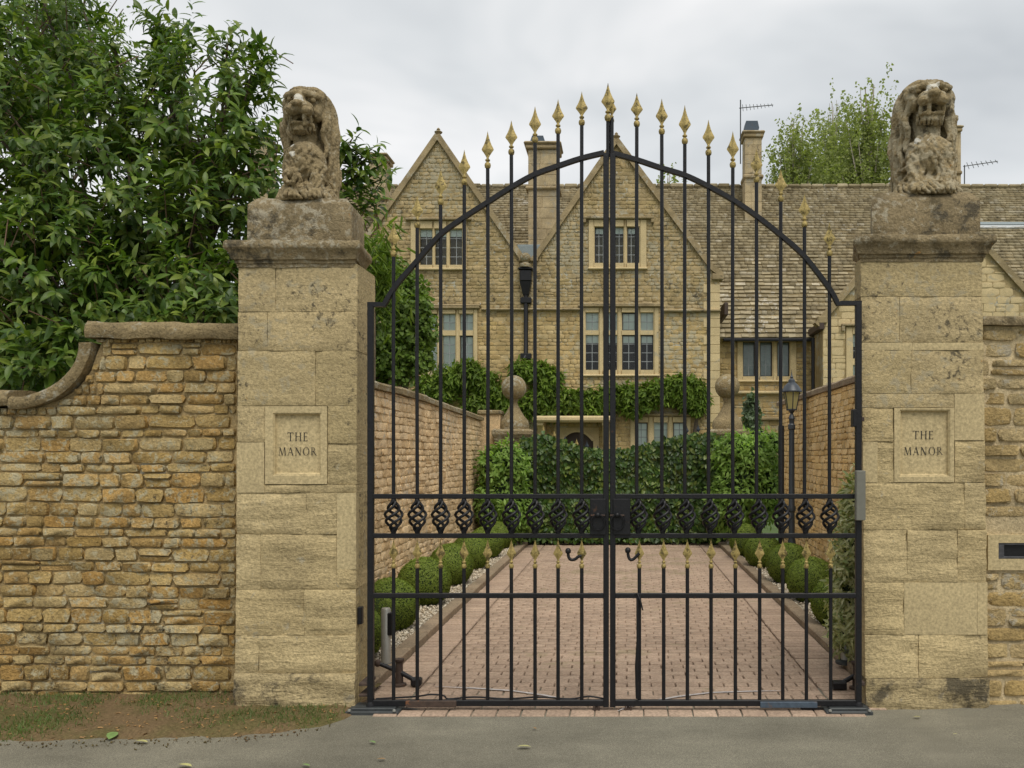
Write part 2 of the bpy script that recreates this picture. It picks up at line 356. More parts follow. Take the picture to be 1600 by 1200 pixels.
def asphalt():
    m, nt, out = newmat('asphalt'); g = nd(nt, 'ShaderNodeNewGeometry'); pos = g.outputs['Position']
    f = nz(nt, pos, 190, 3, .8); b = nz(nt, pos, 1.1, 5, .62, off=3); st = nz(nt, pos, 3.5, 5, .7, off=9, scl=(.35, 1, 1))
    col = mixc(nt, 1, (.215, .20, .152), ramp(nt, f, [(.28, .42), (.5, .95), (.74, 1.9)]), 'MULTIPLY')
    col = mixc(nt, 1, col, ramp(nt, b, [(.3, .74), (.7, 1.16)]), 'MULTIPLY')
    col = mixc(nt, 1, col, ramp(nt, st, [(.35, .86), (.65, 1.08)]), 'MULTIPLY')
    sp = nd(nt, 'ShaderNodeTexVoronoi', {'Vector': pos, 'Scale': 48}); mk = ramp(nt, sp.outputs['Distance'], [(.07, .6), (.12, 0)]); col = mixc(nt, mk, col, (.46, .41, .31))
    ds = nd(nt, 'ShaderNodeVectorMath', {0: pos, 1: mixv(nt, pos)}, operation='ADD').outputs[0]
    ck = nd(nt, 'ShaderNodeTexVoronoi', {'Vector': ds, 'Scale': .9}, feature='DISTANCE_TO_EDGE')
    mk = ramp(nt, mth(nt, 'ADD', ck.outputs['Distance'], mth(nt, 'MULTIPLY', mth(nt, 'SUBTRACT', b, .45), .08)), [(.0, .08), (.004, 0)]); col = mixc(nt, mk, col, (.05, .045, .035))
    bu = nd(nt, 'ShaderNodeBump', {'Strength': .8, 'Distance': .008, 'Height': f})
    p = nd(nt, 'ShaderNodeBsdfPrincipled', {'Base Color': col, 'Roughness': .85, 'Normal': bu.outputs[0], 'Specular IOR Level': .25})
    nt.links.new(p.outputs[0], out.inputs[0]); return m
def mixv(nt, pos):
    n = nd(nt, 'ShaderNodeTexNoise', {'Vector': pos, 'Scale': 3, 'Detail': 4}); return nd(nt, 'ShaderNodeVectorMath', {0: n.outputs['Color'], 'Scale': .22}, operation='SCALE').outputs[0]
M['asphalt'] = asphalt()
def vergemat():
    m, nt, out = newmat('verge_earth'); g = nd(nt, 'ShaderNodeNewGeometry'); pos = g.outputs['Position']
    f = nz(nt, pos, 60, 6, .75); b = nz(nt, pos, 2.5, 5, .65, off=3)
    col = mixc(nt, ramp(nt, b, [(.42, 0), (.6, 1)]), (.185, .128, .068), (.135, .115, .048))
    col = mixc(nt, 1, col, ramp(nt, f, [(.3, .55), (.7, 1.4)]), 'MULTIPLY')
    bu = nd(nt, 'ShaderNodeBump', {'Strength': .8, 'Distance': .02, 'Height': f})
    p = nd(nt, 'ShaderNodeBsdfPrincipled', {'Base Color': col, 'Roughness': .95, 'Normal': bu.outputs[0], 'Specular IOR Level': .1})
    nt.links.new(p.outputs[0], out.inputs[0]); return m
M['verge'] = vergemat()
M['gravel'] = stone_mat('gravel_stone', [(.52, .47, .38), (.62, .57, .48), (.42, .36, .28), (.68, .64, .56), (.5, .42, .31)], lich=0, bump=.1, seed=51, var=.1)
M['gravelbase'] = plain('gravel_base', (.36, .31, .23), .95, vary=.4, vscale=90, bump=.6)
M['grass'] = plain('lawn', (.06, .10, .025), .95, vary=.3, vscale=4)

# ------------------------------------------------------------------ piece systems
def stone_templates(mat, n=12, seed=1, grid=(5, 4), rnd=.06):
    rg = random.Random(seed); out = []
    for q in range(n):
        gx, gz = grid; vs = []; fs = []
        ow = [rg.uniform(-.05, .05) for _ in range(8)]
        for j in range(gz):
            for i in range(gx):
                s = -1+2*i/(gx-1); t = -1+2*j/(gz-1)
                edge = i in (0, gx-1) or j in (0, gz-1); corner = i in (0, gx-1) and j in (0, gz-1)
                x = .5*s*(1-.05*abs(t)**3)+(.0 if not edge else rg.uniform(-.022, .022)); z = .5*t*(1-.05*abs(s)**3)+(0 if not edge else rg.uniform(-.045, .045))
                if corner: x *= .975; z *= .94
                if not edge:
                    x = x*1.74; z = z*2.4; x += rg.uniform(-.035, .035); z += rg.uniform(-.04, .04)
                    y = -.5+rg.uniform(-.07, .09)+.03*(s*ow[0]+t*ow[1])*8
                else: y = -.5+rnd*(1.5 if corner else 1)+rg.uniform(-.04, .04)
                vs.append((x, y, z))
        for j in range(gz-1):
            for i in range(gx-1): a = j*gx+i; fs.append((a, a+1, a+gx+1, a+gx))
        ring = [i for i in range(gx)]+[j*gx+gx-1 for j in range(1, gz)]+[(gz-1)*gx+i for i in range(gx-2, -1, -1)]+[j*gx for j in range(gz-2, 0, -1)]
        b = len(vs)
        for i in ring: vs.append((vs[i][0]*.98, .5, vs[i][2]*.98))
        m = len(ring)
        for k in range(m): k2 = (k+1) % m; fs.append((ring[k2], ring[k], b+k, b+k2))
        me = bpy.data.meshes.new('stone'); me.from_pydata(vs, [], fs); me.materials.append(mat)
        me.polygons.foreach_set('use_smooth', [True]*len(fs)); me.set_sharp_from_angle(angle=R(38))
        out.append((me, (vs, fs)))
    return out
def courses(L, Hf, hr, wr, rg, holes=(), split=.12, zbase=0, long=0.05, sub=False):
    """coursed rubble: list of (u0,u1,z0,z1)"""
    out = []; z = zbase; top = max(Hf(L*i/60) for i in range(61))
    while z < top-.02:
        h = rg.uniform(*hr); u = -rg.uniform(0, wr[1])
        while u < L:
            wd = rg.uniform(*wr)*(rg.uniform(.75, 1.25))
            if rg.random() < long: wd *= 1.5
            c = [(u, u+wd, z, z+h)]
            if rg.random() < split and h > hr[0]*1.25:
                k = rg.uniform(.4, .6); c = [(u, u+wd, z, z+h*k), (u, u+wd, z+h*k, z+h)]
            for (a, b, p, q) in c:
                a = max(a, 0); b = min(b, L)
                if b-a < wr[0]*.3: continue
                t = min(Hf(a+.01), Hf(b-.01), Hf((a+b)/2))
                if q > t: q = t
                if q-p < h*.22 or t < c[0][3]-1e-6 and b-a > .07 and sub:
                    if sub:
                        k = 4
                        for i_ in range(k):
                            a2, b2 = a+(b-a)*i_/k, a+(b-a)*(i_+1)/k; t2 = min(Hf(a2+.004), Hf(b2-.004)); q2 = min(p+h, t2)
                            if q2-p > h*.25: out.append((a2, b2, p, q2))
                    continue
                segs = [(a, b)]
                for (h0, h1, v0, v1) in holes:
                    if p < v1-.005 and q > v0+.005:
                        ns = []
                        for (s0, s1) in segs:
                            if s1 <= h0 or s0 >= h1: ns.append((s0, s1)); continue
                            if h0-s0 > wr[0]*.25: ns.append((s0, h0))
                            if s1-h1 > wr[0]*.25: ns.append((h1, s1))
                        segs = ns
                out += [(s0, s1, p, q) for s0, s1 in segs]
            u += wd
        z += h
    return out
def place(cells, org, udir, nrm, tmpls, parent, name, rg, gap=.012, depth=.1, proud=.012, tilt=.012, limit=300, vis=None, wav=0, smooth=True, zscale=1.):
    org = Vector(org); u = Vector(udir).normalized(); nv = Vector(nrm).normalized(); up = (-nv).cross(u)*-1
    up = u.cross(-nv); ms = []
    for (a, b, p, q) in cells:
        cu, cz = (a+b)/2, (p+q)/2
        dz = wav*mnoise.noise(Vector((cu*.9, cz*1.3, 3.7))) if wav else 0
        pr = rg.uniform(-proud, proud)
        c = org+u*cu+up*(cz+dz)+nv*(pr-depth/2)
        ax, az_ = u*(b-a-gap*rg.uniform(.6, 1.4)), up*(q-p-gap*rg.uniform(.6, 1.4)); ay = -nv*depth
        th = rg.gauss(0, tilt); m3 = Matrix((ax, ay, az_)).transposed(); m3 = Matrix.Rotation(th, 3, nv) @ m3
        m4 = m3.to_4x4(); m4.translation = c
        px, py = proj(*c); d = c.y+D0
        area = (b-a)*(q-p)/max(d, .5)**2*(abs(nv.dot((c-camo.location).normalized()))) if d > .3 else 0
        if px < -20 or px > 1620 or py < -20 or py > 1220: area *= .001
        if vis and not vis(px, py, c): area *= .01
        ms.append((area, m4, rg.randrange(len(tmpls))))
    ms.sort(key=lambda t: -t[0])
    for ar, m4, k in ms[:limit]:
        o = bpy.data.objects.new(name, tmpls[k][0]); COL.objects.link(o); o.parent = parent
        b = BASE.get(parent.name)
        if b is not None: o.matrix_parent_inverse = Matrix.Translation(-b)
        o.matrix_basis = m4
    rest = ms[limit:]
    if rest:
        parts = []
        for k in range(len(tmpls)):
            A = [np.array(m4)[:3] for ar, m4, kk in rest if kk == k]
            if A: parts.append((tmpls[k][1], np.array(A)))
        me = join_parts(name+'s', parts, tmpls[0][0].materials[0], smooth)
        if smooth: me.set_sharp_from_angle(angle=R(38))
        o = link(bpy.data.objects.new(name+'s_remaining', me), parent); kind(o, 'stuff')
    return len(ms)
def noisy_grid_block(x0, x1, y0, y1, z0, z1, step, amp, bed, seed, bev=.008, jag=.0):
    """ashlar block: front face gridded and eroded, sides going back"""
    gx = max(3, int((x1-x0)/step)+1); gz = max(3, int((z1-z0)/step)+1); vs = []; fs = []
    for j in range(gz):
        for i in range(gx):
            x = x0+(x1-x0)*i/(gx-1); z = z0+(z1-z0)*j/(gz-1); e = min(x-x0, x1-x, z-z0, z1-z)
            P = Vector((x*3+seed, seed*1.7, z*3)); n = mnoise.fractal(P*2, .9, 2.1, 4)
            nb = mnoise.fractal(Vector((x*2.2+seed, seed, z*17+x*1.2)), .9, 2.1, 3)
            d = amp*n+bed*nb
            if e < 1e-6:
                d += bev*(1+.8*mnoise.noise(Vector((x*14, seed, z*14))))+amp*.6
                if jag:
                    k = jag*mnoise.noise(Vector((x*9, seed*2, z*9)))
                    if i in (0, gx-1): x += k
                    if j in (0, gz-1): z += k
            vs.append((x, y0+max(d, -.02), z))
    for j in range(gz-1):
        for i in range(gx-1): a = j*gx+i; fs.append((a, a+1, a+gx+1, a+gx))
    ring = [i for i in range(gx)]+[j*gx+gx-1 for j in range(1, gz)]+[(gz-1)*gx+i for i in range(gx-2, -1, -1)]+[j*gx for j in range(gz-2, 0, -1)]
    b = len(vs); m = len(ring)
    for i in ring: vs.append((vs[i][0], (y0+y1)/2, vs[i][2]))
    for i in ring: vs.append((vs[i][0], y1, vs[i][2]))
    for k in range(m):
        k2 = (k+1) % m; fs.append((ring[k2], ring[k], b+k, b+k2)); fs.append((b+k2, b+k, b+m+k, b+m+k2))
    fs.append(tuple(b+m+k for k in range(m-1, -1, -1)))
    return vs, fs
def mould(prof, x0, x1, y0, y1, nseg=14, amp=.004, seed=0, skl=0., skr=0.):
    """moulding swept round a rectangle: prof = (outset, z)"""
    mb = MB(); vs = []; fs = []; n = 4*nseg
    for (o, z) in prof:
        for s, (ax, ay, bx, by) in enumerate(((x0-o, y0-o, x1+o, y0-o), (x1+o, y0-o, x1+o, y1+o), (x1+o, y1+o, x0-o, y1+o), (x0-o, y1+o, x0-o, y0-o))):
            for k in range(nseg):
                t = k/nseg; x = ax+(bx-ax)*t; y = ay+(by-ay)*t
                ty = (y-y0+o)/(y1-y0+2*o); fx = (x-x0)/(x1-x0); x += skl*ty*(1-fx)-skr*ty*fx
                q = Vector((x*7+seed, y*7, z*9)); d = amp*mnoise.fractal(q, .8, 2, 4)
                vs.append((x+d, y+d, z+amp*.9*mnoise.noise(q*1.3+Vector((5, 1, 2)))))
    for i in range(len(prof)-1):
        for k in range(n): k2 = (k+1) % n; fs.append((i*n+k, i*n+k2, (i+1)*n+k2, (i+1)*n+k))
    fs += [tuple(range(n-1, -1, -1)), tuple((len(prof)-1)*n+k for k in range(n))]
    return mb.add(vs, fs)
# ---- foliage
def leaf_tmpl(L=1., W=.35, seg=3, fold=.18, droop=.35):
    vs = [(0, 0, 0)]; fs = []
    for i in range(1, seg+1):
        t = i/(seg+1); wd = W*.5*math.sin(math.pi*min(1, t*1.02))**.8*(1-.25*t); y = L*t; z = -droop*L*t*t
        vs += [(-wd, y, z+fold*wd), (0, y, z), (wd, y, z+fold*wd)]
    vs.append((0, L*.97, -droop*L))
    fs += [(0, 2, 1), (0, 3, 2)]
    for i in range(seg-1):
        a = 1+3*i; fs += [(a, a+1, a+4, a+3), (a+1, a+2, a+5, a+4)]
    a = 1+3*(seg-1); t = len(vs)-1; fs += [(a, a+1, t), (a+1, a+2, t)]
    return vs, fs
LEAF_Q = ([(-.5, 0, .08), (0, -.05, 0), (.5, 0, .08), (.42, .6, .05), (0, 1, -.18), (-.42, .6, .05)], [(0, 1, 4, 5), (1, 2, 3, 4)])
LEAF_S = ([(-.5, .05, .04), (.5, .05, .04), (.0, 1, -.1)], [(0, 1, 2)])
def frames(fwd, nrm):
    f = fwd/np.maximum(np.linalg.norm(fwd, axis=1, keepdims=True), 1e-6)
    n = nrm-f*np.sum(nrm*f, 1, keepdims=True); n /= np.maximum(np.linalg.norm(n, axis=1, keepdims=True), 1e-6)
    s = np.cross(f, n); return s, f, n
def leaf_mats(pos, fwd, nrm, size, width=1.):
    s, f, n = frames(fwd, nrm); A = np.zeros((len(pos), 3, 4))
    size = np.asarray(size).reshape(-1, 1)*np.ones((len(pos), 1))
    A[:, :, 0] = s*size*width; A[:, :, 1] = f*size; A[:, :, 2] = n*size; A[:, :, 3] = pos
    return A
def blob_points(ells, n, rg, shell=.55, lump=.18, seed=0., flat=0):
    """points with outward normals through a union of ellipsoids, biased to the outside"""
    vol = np.array([(e[3]*e[4]*e[5])**.67 for e in ells]); pk = rg.choice(len(ells), n, p=vol/vol.sum())
    E = np.array(ells)[pk]; d = rg.normal(size=(n, 3)); d /= np.linalg.norm(d, axis=1, keepdims=True)
    r = shell+(1-shell)*rg.random(n)**.5
    l = np.array([mnoise.noise(Vector((x[0]*2.3+seed+k, x[1]*2.3, x[2]*2.3))) for x, k in zip(d, pk*3.1)])
    r = r*(1+lump*l*1.6)
    return E[:, :3]+d*E[:, 3:]*r[:, None], d
def foliage(name, ells, n, size, mat, parent, seed=1, tmpl=None, shell=.55, lump=.2, droop=0., up=.5, width=1., clip=None, jit=.35):
    rg = np.random.default_rng(seed); p, d = blob_points(ells, n, rg, shell, lump, seed)
    if clip is not None: k = clip(p); p = p[k]; d = d[k]
    m = len(p); fw = d*.5+rg.normal(size=(m, 3))*.7; fw[:, 2] -= droop
    nr = d+rg.normal(size=(m, 3))*jit; nr[:, 2] += up
    A = leaf_mats(p, fw, nr, size*rg.uniform(.7, 1.3, m), width)
    o = link(bpy.data.objects.new(name, inst_mesh(name, tmpl or LEAF_Q, A, mat)), parent)
    return o
# ================================================================== GROUND
rg = random.Random(7)
mb = MB(); mb.box(-400, 400, -60, 600, -.5, -.06); kind(mb.build('ground', M['grass']), 'structure')
def smooth01(t): t = max(0, min(1, t)); return t*t*(3-2*t)
def road_z(x): return -.012+.045*smooth01((x-1.5)/2.5)
mb = MB(); vs = []; fs = []; xs = [-30, -15, -8]+[-6+.25*i for i in range(61)]+[12, 20, 40]; ys = [-12, -6, -3, -1.5, -.8, -.4, -.14, .1, .5]
for y in ys:
    for x in xs: vs.append((x, y, road_z(x)))
n = len(xs)
for j in range(len(ys)-1):
    for i in range(n-1): a = j*n+i; fs.append((a, a+1, a+n+1, a+n))
kind(mb.add(vs, fs).build('road', M['asphalt'], smooth=180), 'structure')
# verge between road and left wall
bd = [(X(px, GY(py)), GY(py)) for px, py in ((-900, 1166), (-400, 1163), (0, 1161), (100, 1160), (300, 1156), (430, 1148), (500, 1136), (545, 1120), (556, 1112))]
def yb(x):
    for (x0, y0), (x1, y1) in zip(bd, bd[1:]):
        if x0 <= x <= x1: return y0+(y1-y0)*(x-x0)/(x1-x0)
    return bd[0][1] if x < bd[0][0] else bd[-1][1]
def verge_z(x, t):
    e = smooth01(t*5); return -.02+e*(.028+.018*mnoise.noise(Vector((x*3, t*2, 1)))+.014*mnoise.noise(Vector((x*11, t*6, 4))))+.012*t
vs = []; fs = []; nx, ny = 150, 26
for j in range(ny+1):
    for i in range(nx+1):
        x = bd[0][0]+(bd[-1][0]-bd[0][0])*i/nx; t = j/ny; y0 = yb(x)+.03*mnoise.noise(Vector((x*5, 2, 8)))+.012*mnoise.noise(Vector((x*23, 2, 8)))
        vs.append((x, y0+(.5-y0)*t, verge_z(x, t)))
for j in range(ny):
    for i in range(nx): a = j*(nx+1)+i; fs.append((a, a+1, a+nx+2, a+nx+1))
verge = kind(MB().add(vs, fs).build('verge', M['verge'], smooth=180), 'structure')
# grass blades
rn = np.random.default_rng(5); pts = []
while len(pts) < 9000:
    x = rn.uniform(-5, -1.72); t = rn.uniform(.06, .98); y = yb(x)+(.3-yb(x))*t
    g = mnoise.noise(Vector((x*1.9, y*2.6, 11)))+.35*mnoise.noise(Vector((x*6, y*7, 2)))
    lim = -.02 if x < -3.3 else .24
    if t > .8: lim += .05
    if g > lim+rn.uniform(-.42, .42): pts.append((x, y, verge_z(x, (y-yb(x))/(.5-yb(x)))-.006))
p = np.array(pts); m = len(p); fw = rn.normal(size=(m, 3))*.55; fw[:, 2] = 1
A = leaf_mats(p, fw, rn.normal(size=(m, 3)), rn.uniform(.015, .05, m), .14)
g_ = link(bpy.data.objects.new('verge_grass', inst_mesh('verge_grass', LEAF_S, A, M['grassb']))); kind(g_, 'stuff'); tag(g_, 'short patchy green grass on the earth verge below the left wall', 'grass')
# crumbs of soil and grit along the road edge
nC = 320; xx = rn.uniform(-4.8, -1.72, nC); yy = np.array([yb(x) for x in xx])+rn.normal(size=nC)*.035-.01; A = np.zeros((nC, 3, 4)); sc_ = rn.uniform(.002, .009, nC)
for c in range(3):
    v = rn.normal(size=(nC, 3)); v /= np.linalg.norm(v, axis=1)[:, None]; A[:, :, c] = v*sc_[:, None]
A[:, :, 3] = np.c_[xx, yy, np.full(nC, -.006)]
OCT = ([(1, 0, 0), (-1, 0, 0), (0, 1, 0), (0, -1, 0), (0, 0, 1), (0, 0, -1)], [(0, 2, 4), (2, 1, 4), (1, 3, 4), (3, 0, 4), (2, 0, 5), (1, 2, 5), (3, 1, 5), (0, 3, 5)])
c_ = link(bpy.data.objects.new('soil_crumbs', inst_mesh('soil_crumbs', OCT, A, M['verge']))); kind(c_, 'stuff'); tag(c_, 'crumbs of soil and grit spilling from the verge onto the road', 'soil')
# litter on verge
pts = np.array([(x, yb(x)+(.3-yb(x))*t, .012) for x, t in zip(rn.uniform(-4.8, -1.75, 700), rn.uniform(.03, 1, 700))]); pts[:, 2] = [verge_z(x, (y-yb(x))/(.5-yb(x)))+.003 for x, y, z in pts]
A = leaf_mats(pts, np.c_[rn.normal(size=(700, 2)), rn.normal(size=700)*.1], np.c_[rn.normal(size=(700, 2))*.3, np.ones(700)], rn.uniform(.008, .03, 700), .45)
l_ = link(bpy.data.objects.new('verge_litter', inst_mesh('verge_litter', LEAF_Q, A, M['deadleaf']))); kind(l_, 'stuff'); tag(l_, 'scraps of dry leaf and twig strewn over the verge', 'leaf litter')

# ================================================================== DRIVE
DL, DR, DEND = -1.70, 1.66, 10.2            # inner faces of the kerbs
JL, JR = -1.405, 1.335                       # border joints
mb = MB(); mb.box(DL-.2, DR+.2, -.2, DEND+11.4, -.3, -.045); drive = kind(mb.build('drive', M['joint']), 'structure')
def pv_tmpl():
    out = []
    for k in range(5):
        r = random.Random(k); m_ = MB(); m_.box(-.5, .5, -.5, .5, -.5, .5)
        b = [(x*.955, -.5, z*.93) for x, z in ((-.5, -.5), (.5, -.5), (.5, .5), (-.5, .5))]
        o = [(x+r.uniform(-.01, .01), -.36, z+r.uniform(-.02, .02)) for x, z in ((-.5, -.5), (.5, -.5), (.5, .5), (-.5, .5))]
        c = [(x, .5, z) for x, z in ((-.5, -.5), (.5, -.5), (.5, .5), (-.5, .5))]
        vs = b+o+c; fs = [(0, 1, 2, 3)]+[(4+i, 4+(i+1) % 4, (i+1) % 4, i) for i in range(4)]+[(8+i, 8+(i+1) % 4, 4+(i+1) % 4, 4+i) for i in range(4)]
        me = bpy.data.meshes.new('paver'); me.from_pydata(vs, [], fs); me.materials.append(M['paver']); out.append((me, (vs, fs)))
    return out
PV = pv_tmpl(); cells = []; y = -.02; row = 0
PL, PP = .168, .104
while y < DEND+.4:
    x = JL+.006-(row % 2)*PL*.5-rg.uniform(0, .02)
    while x < JR:
        a, b = max(x, JL+.006), min(x+PL, JR-.006)
        if b-a > .03: cells.append((a, b, y, y+PP))
        x += PL
    y += PP; row += 1
# border courses laid across
for (a, b) in ((DL, JL-.006), (JR+.006, DR)):
    y = -.02
    while y < DEND+.4: cells.append((a, b, y, y+PP)); y += PP
# front soldier course
x = -1.55
while x < 1.4: cells.append((x, x+.152, -.16, -.024)); x += .152
place(cells, (0, 0, -.002), (1, 0, 0), (0, 0, 1), PV, drive, 'paver', rg, gap=.007, depth=.05, proud=.0022, tilt=.006, smooth=False, wav=.0)
# kerbs
kr = random.Random(3)
for sx, x0 in ((-1, DL), (1, DR)):
    y = .25
    while y < DEND:
        L = .60; a, b = (x0-.13, x0) if sx < 0 else (x0, x0+.13)
        o = MB().box(a, b, y+.004, y+L-.004, -.04, .058+kr.uniform(-.004, .004), .010).build('kerb_stone', M['kerb'], drive)
        y += L
# wheel scrape arcs on the pavers
for pp in ([(680, 1073.5), (740, 1076), (800, 1080), (850, 1087), (885, 1094), (905, 1100)], [(1225, 1080), (1170, 1081), (1110, 1083), (1060, 1089), (1020, 1096), (980, 1106), (965, 1112)]):
    pts = [Vector((X(a, GY(b)), GY(b))) for a, b in pp]; vs = []; n = len(pts)
    for i, p in enumerate(pts):
        tt = (pts[min(i+1, n-1)]-pts[max(i-1, 0)]).normalized(); wd = .012*(.25 if i in (0, n-1) else 1); q = Vector((-tt.y, tt.x))*wd; vs += [(p.x-q.x, p.y-q.y, .005), (p.x+q.x, p.y+q.y, .005)]
    MB().add(vs, [(2*i, 2*i+1, 2*i+3, 2*i+2) for i in range(n-1)]).build('scrape_mark', plain('scrape_mark', (.50, .46, .44), .7, vary=.3), drive)
# gravel beds
for nm, x0, x1 in (('left', -2.62, DL-.13), ('right', DR+.13, 2.62)):
    bed = MB().box(x0, x1, .3, DEND+.3, -.2, .03).build('gravel_bed', M['gravelbase']); kind(bed, 'structure')
    n = 5200; yv = .6+(DEND-.7)*rn.random(n)**1.35; p = np.c_[rn.uniform(x0, x1, n), yv, .032+rn.uniform(0, .014, n)]
    A = np.zeros((n, 3, 4)); s = rn.uniform(.012, .026, n)
    for c in range(3):
        v = rn.normal(size=(n, 3)); v /= np.linalg.norm(v, axis=1)[:, None]; A[:, :, c] = v*s[:, None]*(1 if c < 2 else .7)
    A[:, :, 3] = p
    oc = ([(1, 0, 0), (-1, 0, 0), (0, 1, 0), (0, -1, 0), (0, 0, 1), (0, 0, -1)], [(0, 2, 4), (2, 1, 4), (1, 3, 4), (3, 0, 4), (2, 0, 5), (1, 2, 5), (3, 1, 5), (0, 3, 5)])
    g_ = link(bpy.data.objects.new('gravel', inst_mesh('gravel', oc, A, M['gravel'], True))); kind(g_, 'stuff')
    tag(g_, f'pale gravel under the clipped box balls on the {nm} side of the drive', 'gravel')

# ================================================================== LEFT GARDEN WALL
WY = .25
ST = stone_templates(M['rubble'], 14, 3)
wl = thing('garden_wall', 'ochre rubble stone garden wall with swept coping, left of the gate', 'wall', (-4, .4, 0))
zc_hi, zc_lo = Z(529, WY), Z(634, WY); u0 = -6.2; x_p = X(368, WY)
cxs, cze = X(152, WY), Z(548, WY)
def wall_top(u):
    x = u0+u; a, b = X(40, WY), X(150, WY)
    if x >= b: return zc_hi
    if x <= a: return zc_lo+.02*mnoise.noise(Vector((x*3, 0, 0)))
    t = (x-a)/(b-a); return zc_lo+(zc_hi-zc_lo-.03)*(1-math.sqrt(max(0, 1-t*t)))
L = x_p-u0; NS = 90; top = [(u0+L*i/NS, wall_top(L*i/NS)) for i in range(NS+1)]
core = MB().prism([(u0, -.2)]+[(x_p, -.2)]+[(x, z-.004) for x, z in reversed(top)], WY+.021, WY+.36).build('wall_core', M['mortar'], wl)
cells = courses(L, wall_top, (.052, .108), (.12, .27), rg, split=.12, zbase=-.05, sub=True)
place(cells, (u0, WY, 0), (1, 0, 0), (0, -1, 0), ST, core, 'stone', rg, gap=.009, depth=.12, proud=.009, wav=.02, tilt=.014)
# copings
def coping_run(name, pts, th, y0, y1, parent, mat, amp=.006, seed=0, nose=.02, n=None):
    P = [Vector(p) for p in pts]; vs = []; fs = []; m = len(P); pr = [(y0+nose*.7, 0), (y0, .3), (y0+nose*.3, .75), (y0+nose*1.6, 1.0), ((y0+y1)/2, 1.08), (y1-nose, 1), (y1, .5), (y1-nose, 0)]
    for i, p in enumerate(P):
        t = (P[min(i+1, m-1)]-P[max(i-1, 0)]).normalized(); nr = Vector((-t.y, t.x))
        for (y, f) in pr:
            q = p+nr*th*f; d = amp*mnoise.fractal(Vector((q.x*6+seed, y*6, q.y*6)), .8, 2, 4); vs.append((q.x+d*.3, y+d, q.y+d))
    k = len(pr)
    for i in range(m-1):
        for j in range(k): j2 = (j+1) % k; fs.append((i*k+j, i*k+j2, (i+1)*k+j2, (i+1)*k+j))
    fs += [tuple(range(k-1, -1, -1)), tuple((m-1)*k+j for j in range(k))]
    return MB().add(vs, fs).build(name, mat, parent, smooth=50)
def lin(a, b, n): return [(a[0]+(b[0]-a[0])*i/n, a[1]+(b[1]-a[1])*i/n) for i in range(n+1)]
coping_run('coping_stone', lin((X(138, WY), zc_hi), (X(376, WY), Z(531, WY)), 30), .105, WY-.055, WY+.40, wl, M['coping'], .012, 1)
sw = []
for k in range(26):
    px, py = 0, 0; a = k/25
    x = X(20, WY)+(X(147, WY)-X(20, WY))*math.sin(a*math.pi/2); z = Z(640, WY)+(Z(536, WY)-Z(640, WY))*(1-math.cos(a*math.pi/2))
    sw.append((x, z))
coping_run('coping_stone', sw, .085, WY-.055, WY+.40, wl, M['coping'], .01, 5)
coping_run('coping_stone', lin((X(-190, WY), Z(634, WY)), (X(19, WY), Z(634, WY)), 20), .10, WY-.05, WY+.40, wl, M['coping'], .012, 9)
coping_run('coping_stone', lin((-6.4, Z(634, WY)), (X(-193, WY), Z(634, WY)), 14), .10, WY-.05, WY+.40, wl, M['coping'], .012, 19)

# ================================================================== RIGHT GARDEN WALL
WR = .05; STP = stone_templates(M['rubble_pale'], 12, 8)
wr_ = thing('garden_wall', 'pale buff rubble wall with a letterbox, right of the gate', 'wall', (3, .3, 0))
x0, x1 = X(1533, WR), 4.6; zt = Z(509, WR); L = x1-x0
core = MB().prism([(x0, -.2), (x1, -.2), (x1, zt), (x0, zt)], WR+.015, WR+.45).build('wall_core', M['mortar_pale'], wr_)
lbx = (X(1541, WR)-x0, X(1641, WR)-x0, Z(892, WR), Z(834, WR))
cells = courses(L, lambda u: zt, (.085, .135), (.16, .34), rg, holes=[lbx], split=.15, zbase=-.05)
place(cells, (x0, WR, 0), (1, 0, 0), (0, -1, 0), STP, core, 'stone', rg, gap=.02, depth=.1, proud=.012, wav=.012)
coping_run('coping_stone', lin((x0-.005, zt), (x0+.82, zt), 12), .055, WR-.05, WR+.5, wr_, M['capstone'], .006, 3, nose=.006)
coping_run('coping_stone', lin((x0+.826, zt), (x1, zt), 16), .055, WR-.05, WR+.5, wr_, M['capstone'], .006, 7, nose=.006)
ls = thing_ls = MB()
a, b, c, d = x0+lbx[0]+.006, x0+lbx[1]-.006, lbx[2]+.006, lbx[3]-.006
s0, s1, s2, s3 = X(1559, WR), X(1624, WR), Z(873, WR), Z(848, WR)
for q in ((a, s0, c, d), (s1, b, c, d), (s0, s1, c, s2), (s0, s1, s3, d)): ls.box(q[0], q[1], WR-.012, WR+.05, q[2], q[3])
lsb = ls.build('letterbox_stone', M['newstone'], wr_)
fr = MB()
for q in ((s0, s1, s3-.014, s3), (s0, s1, s2, s2+.014), (s0, s0+.038, s2+.014, s3-.014), (s1-.038, s1, s2+.014, s3-.014)): fr.box(q[0], q[1], WR-.008, WR+.03, q[2], q[3], .002)
fr.build('letterbox_frame', plain('letterbox_paint', (.05, .05, .055), .5, vary=.4, c2=(.12, .05, .03), thr=.6), lsb)
MB().box(s0+.038, s1-.038, WR+.012, WR+.03, s2+.014, s3-.014).build('letterbox_flap', M['black'], lsb)

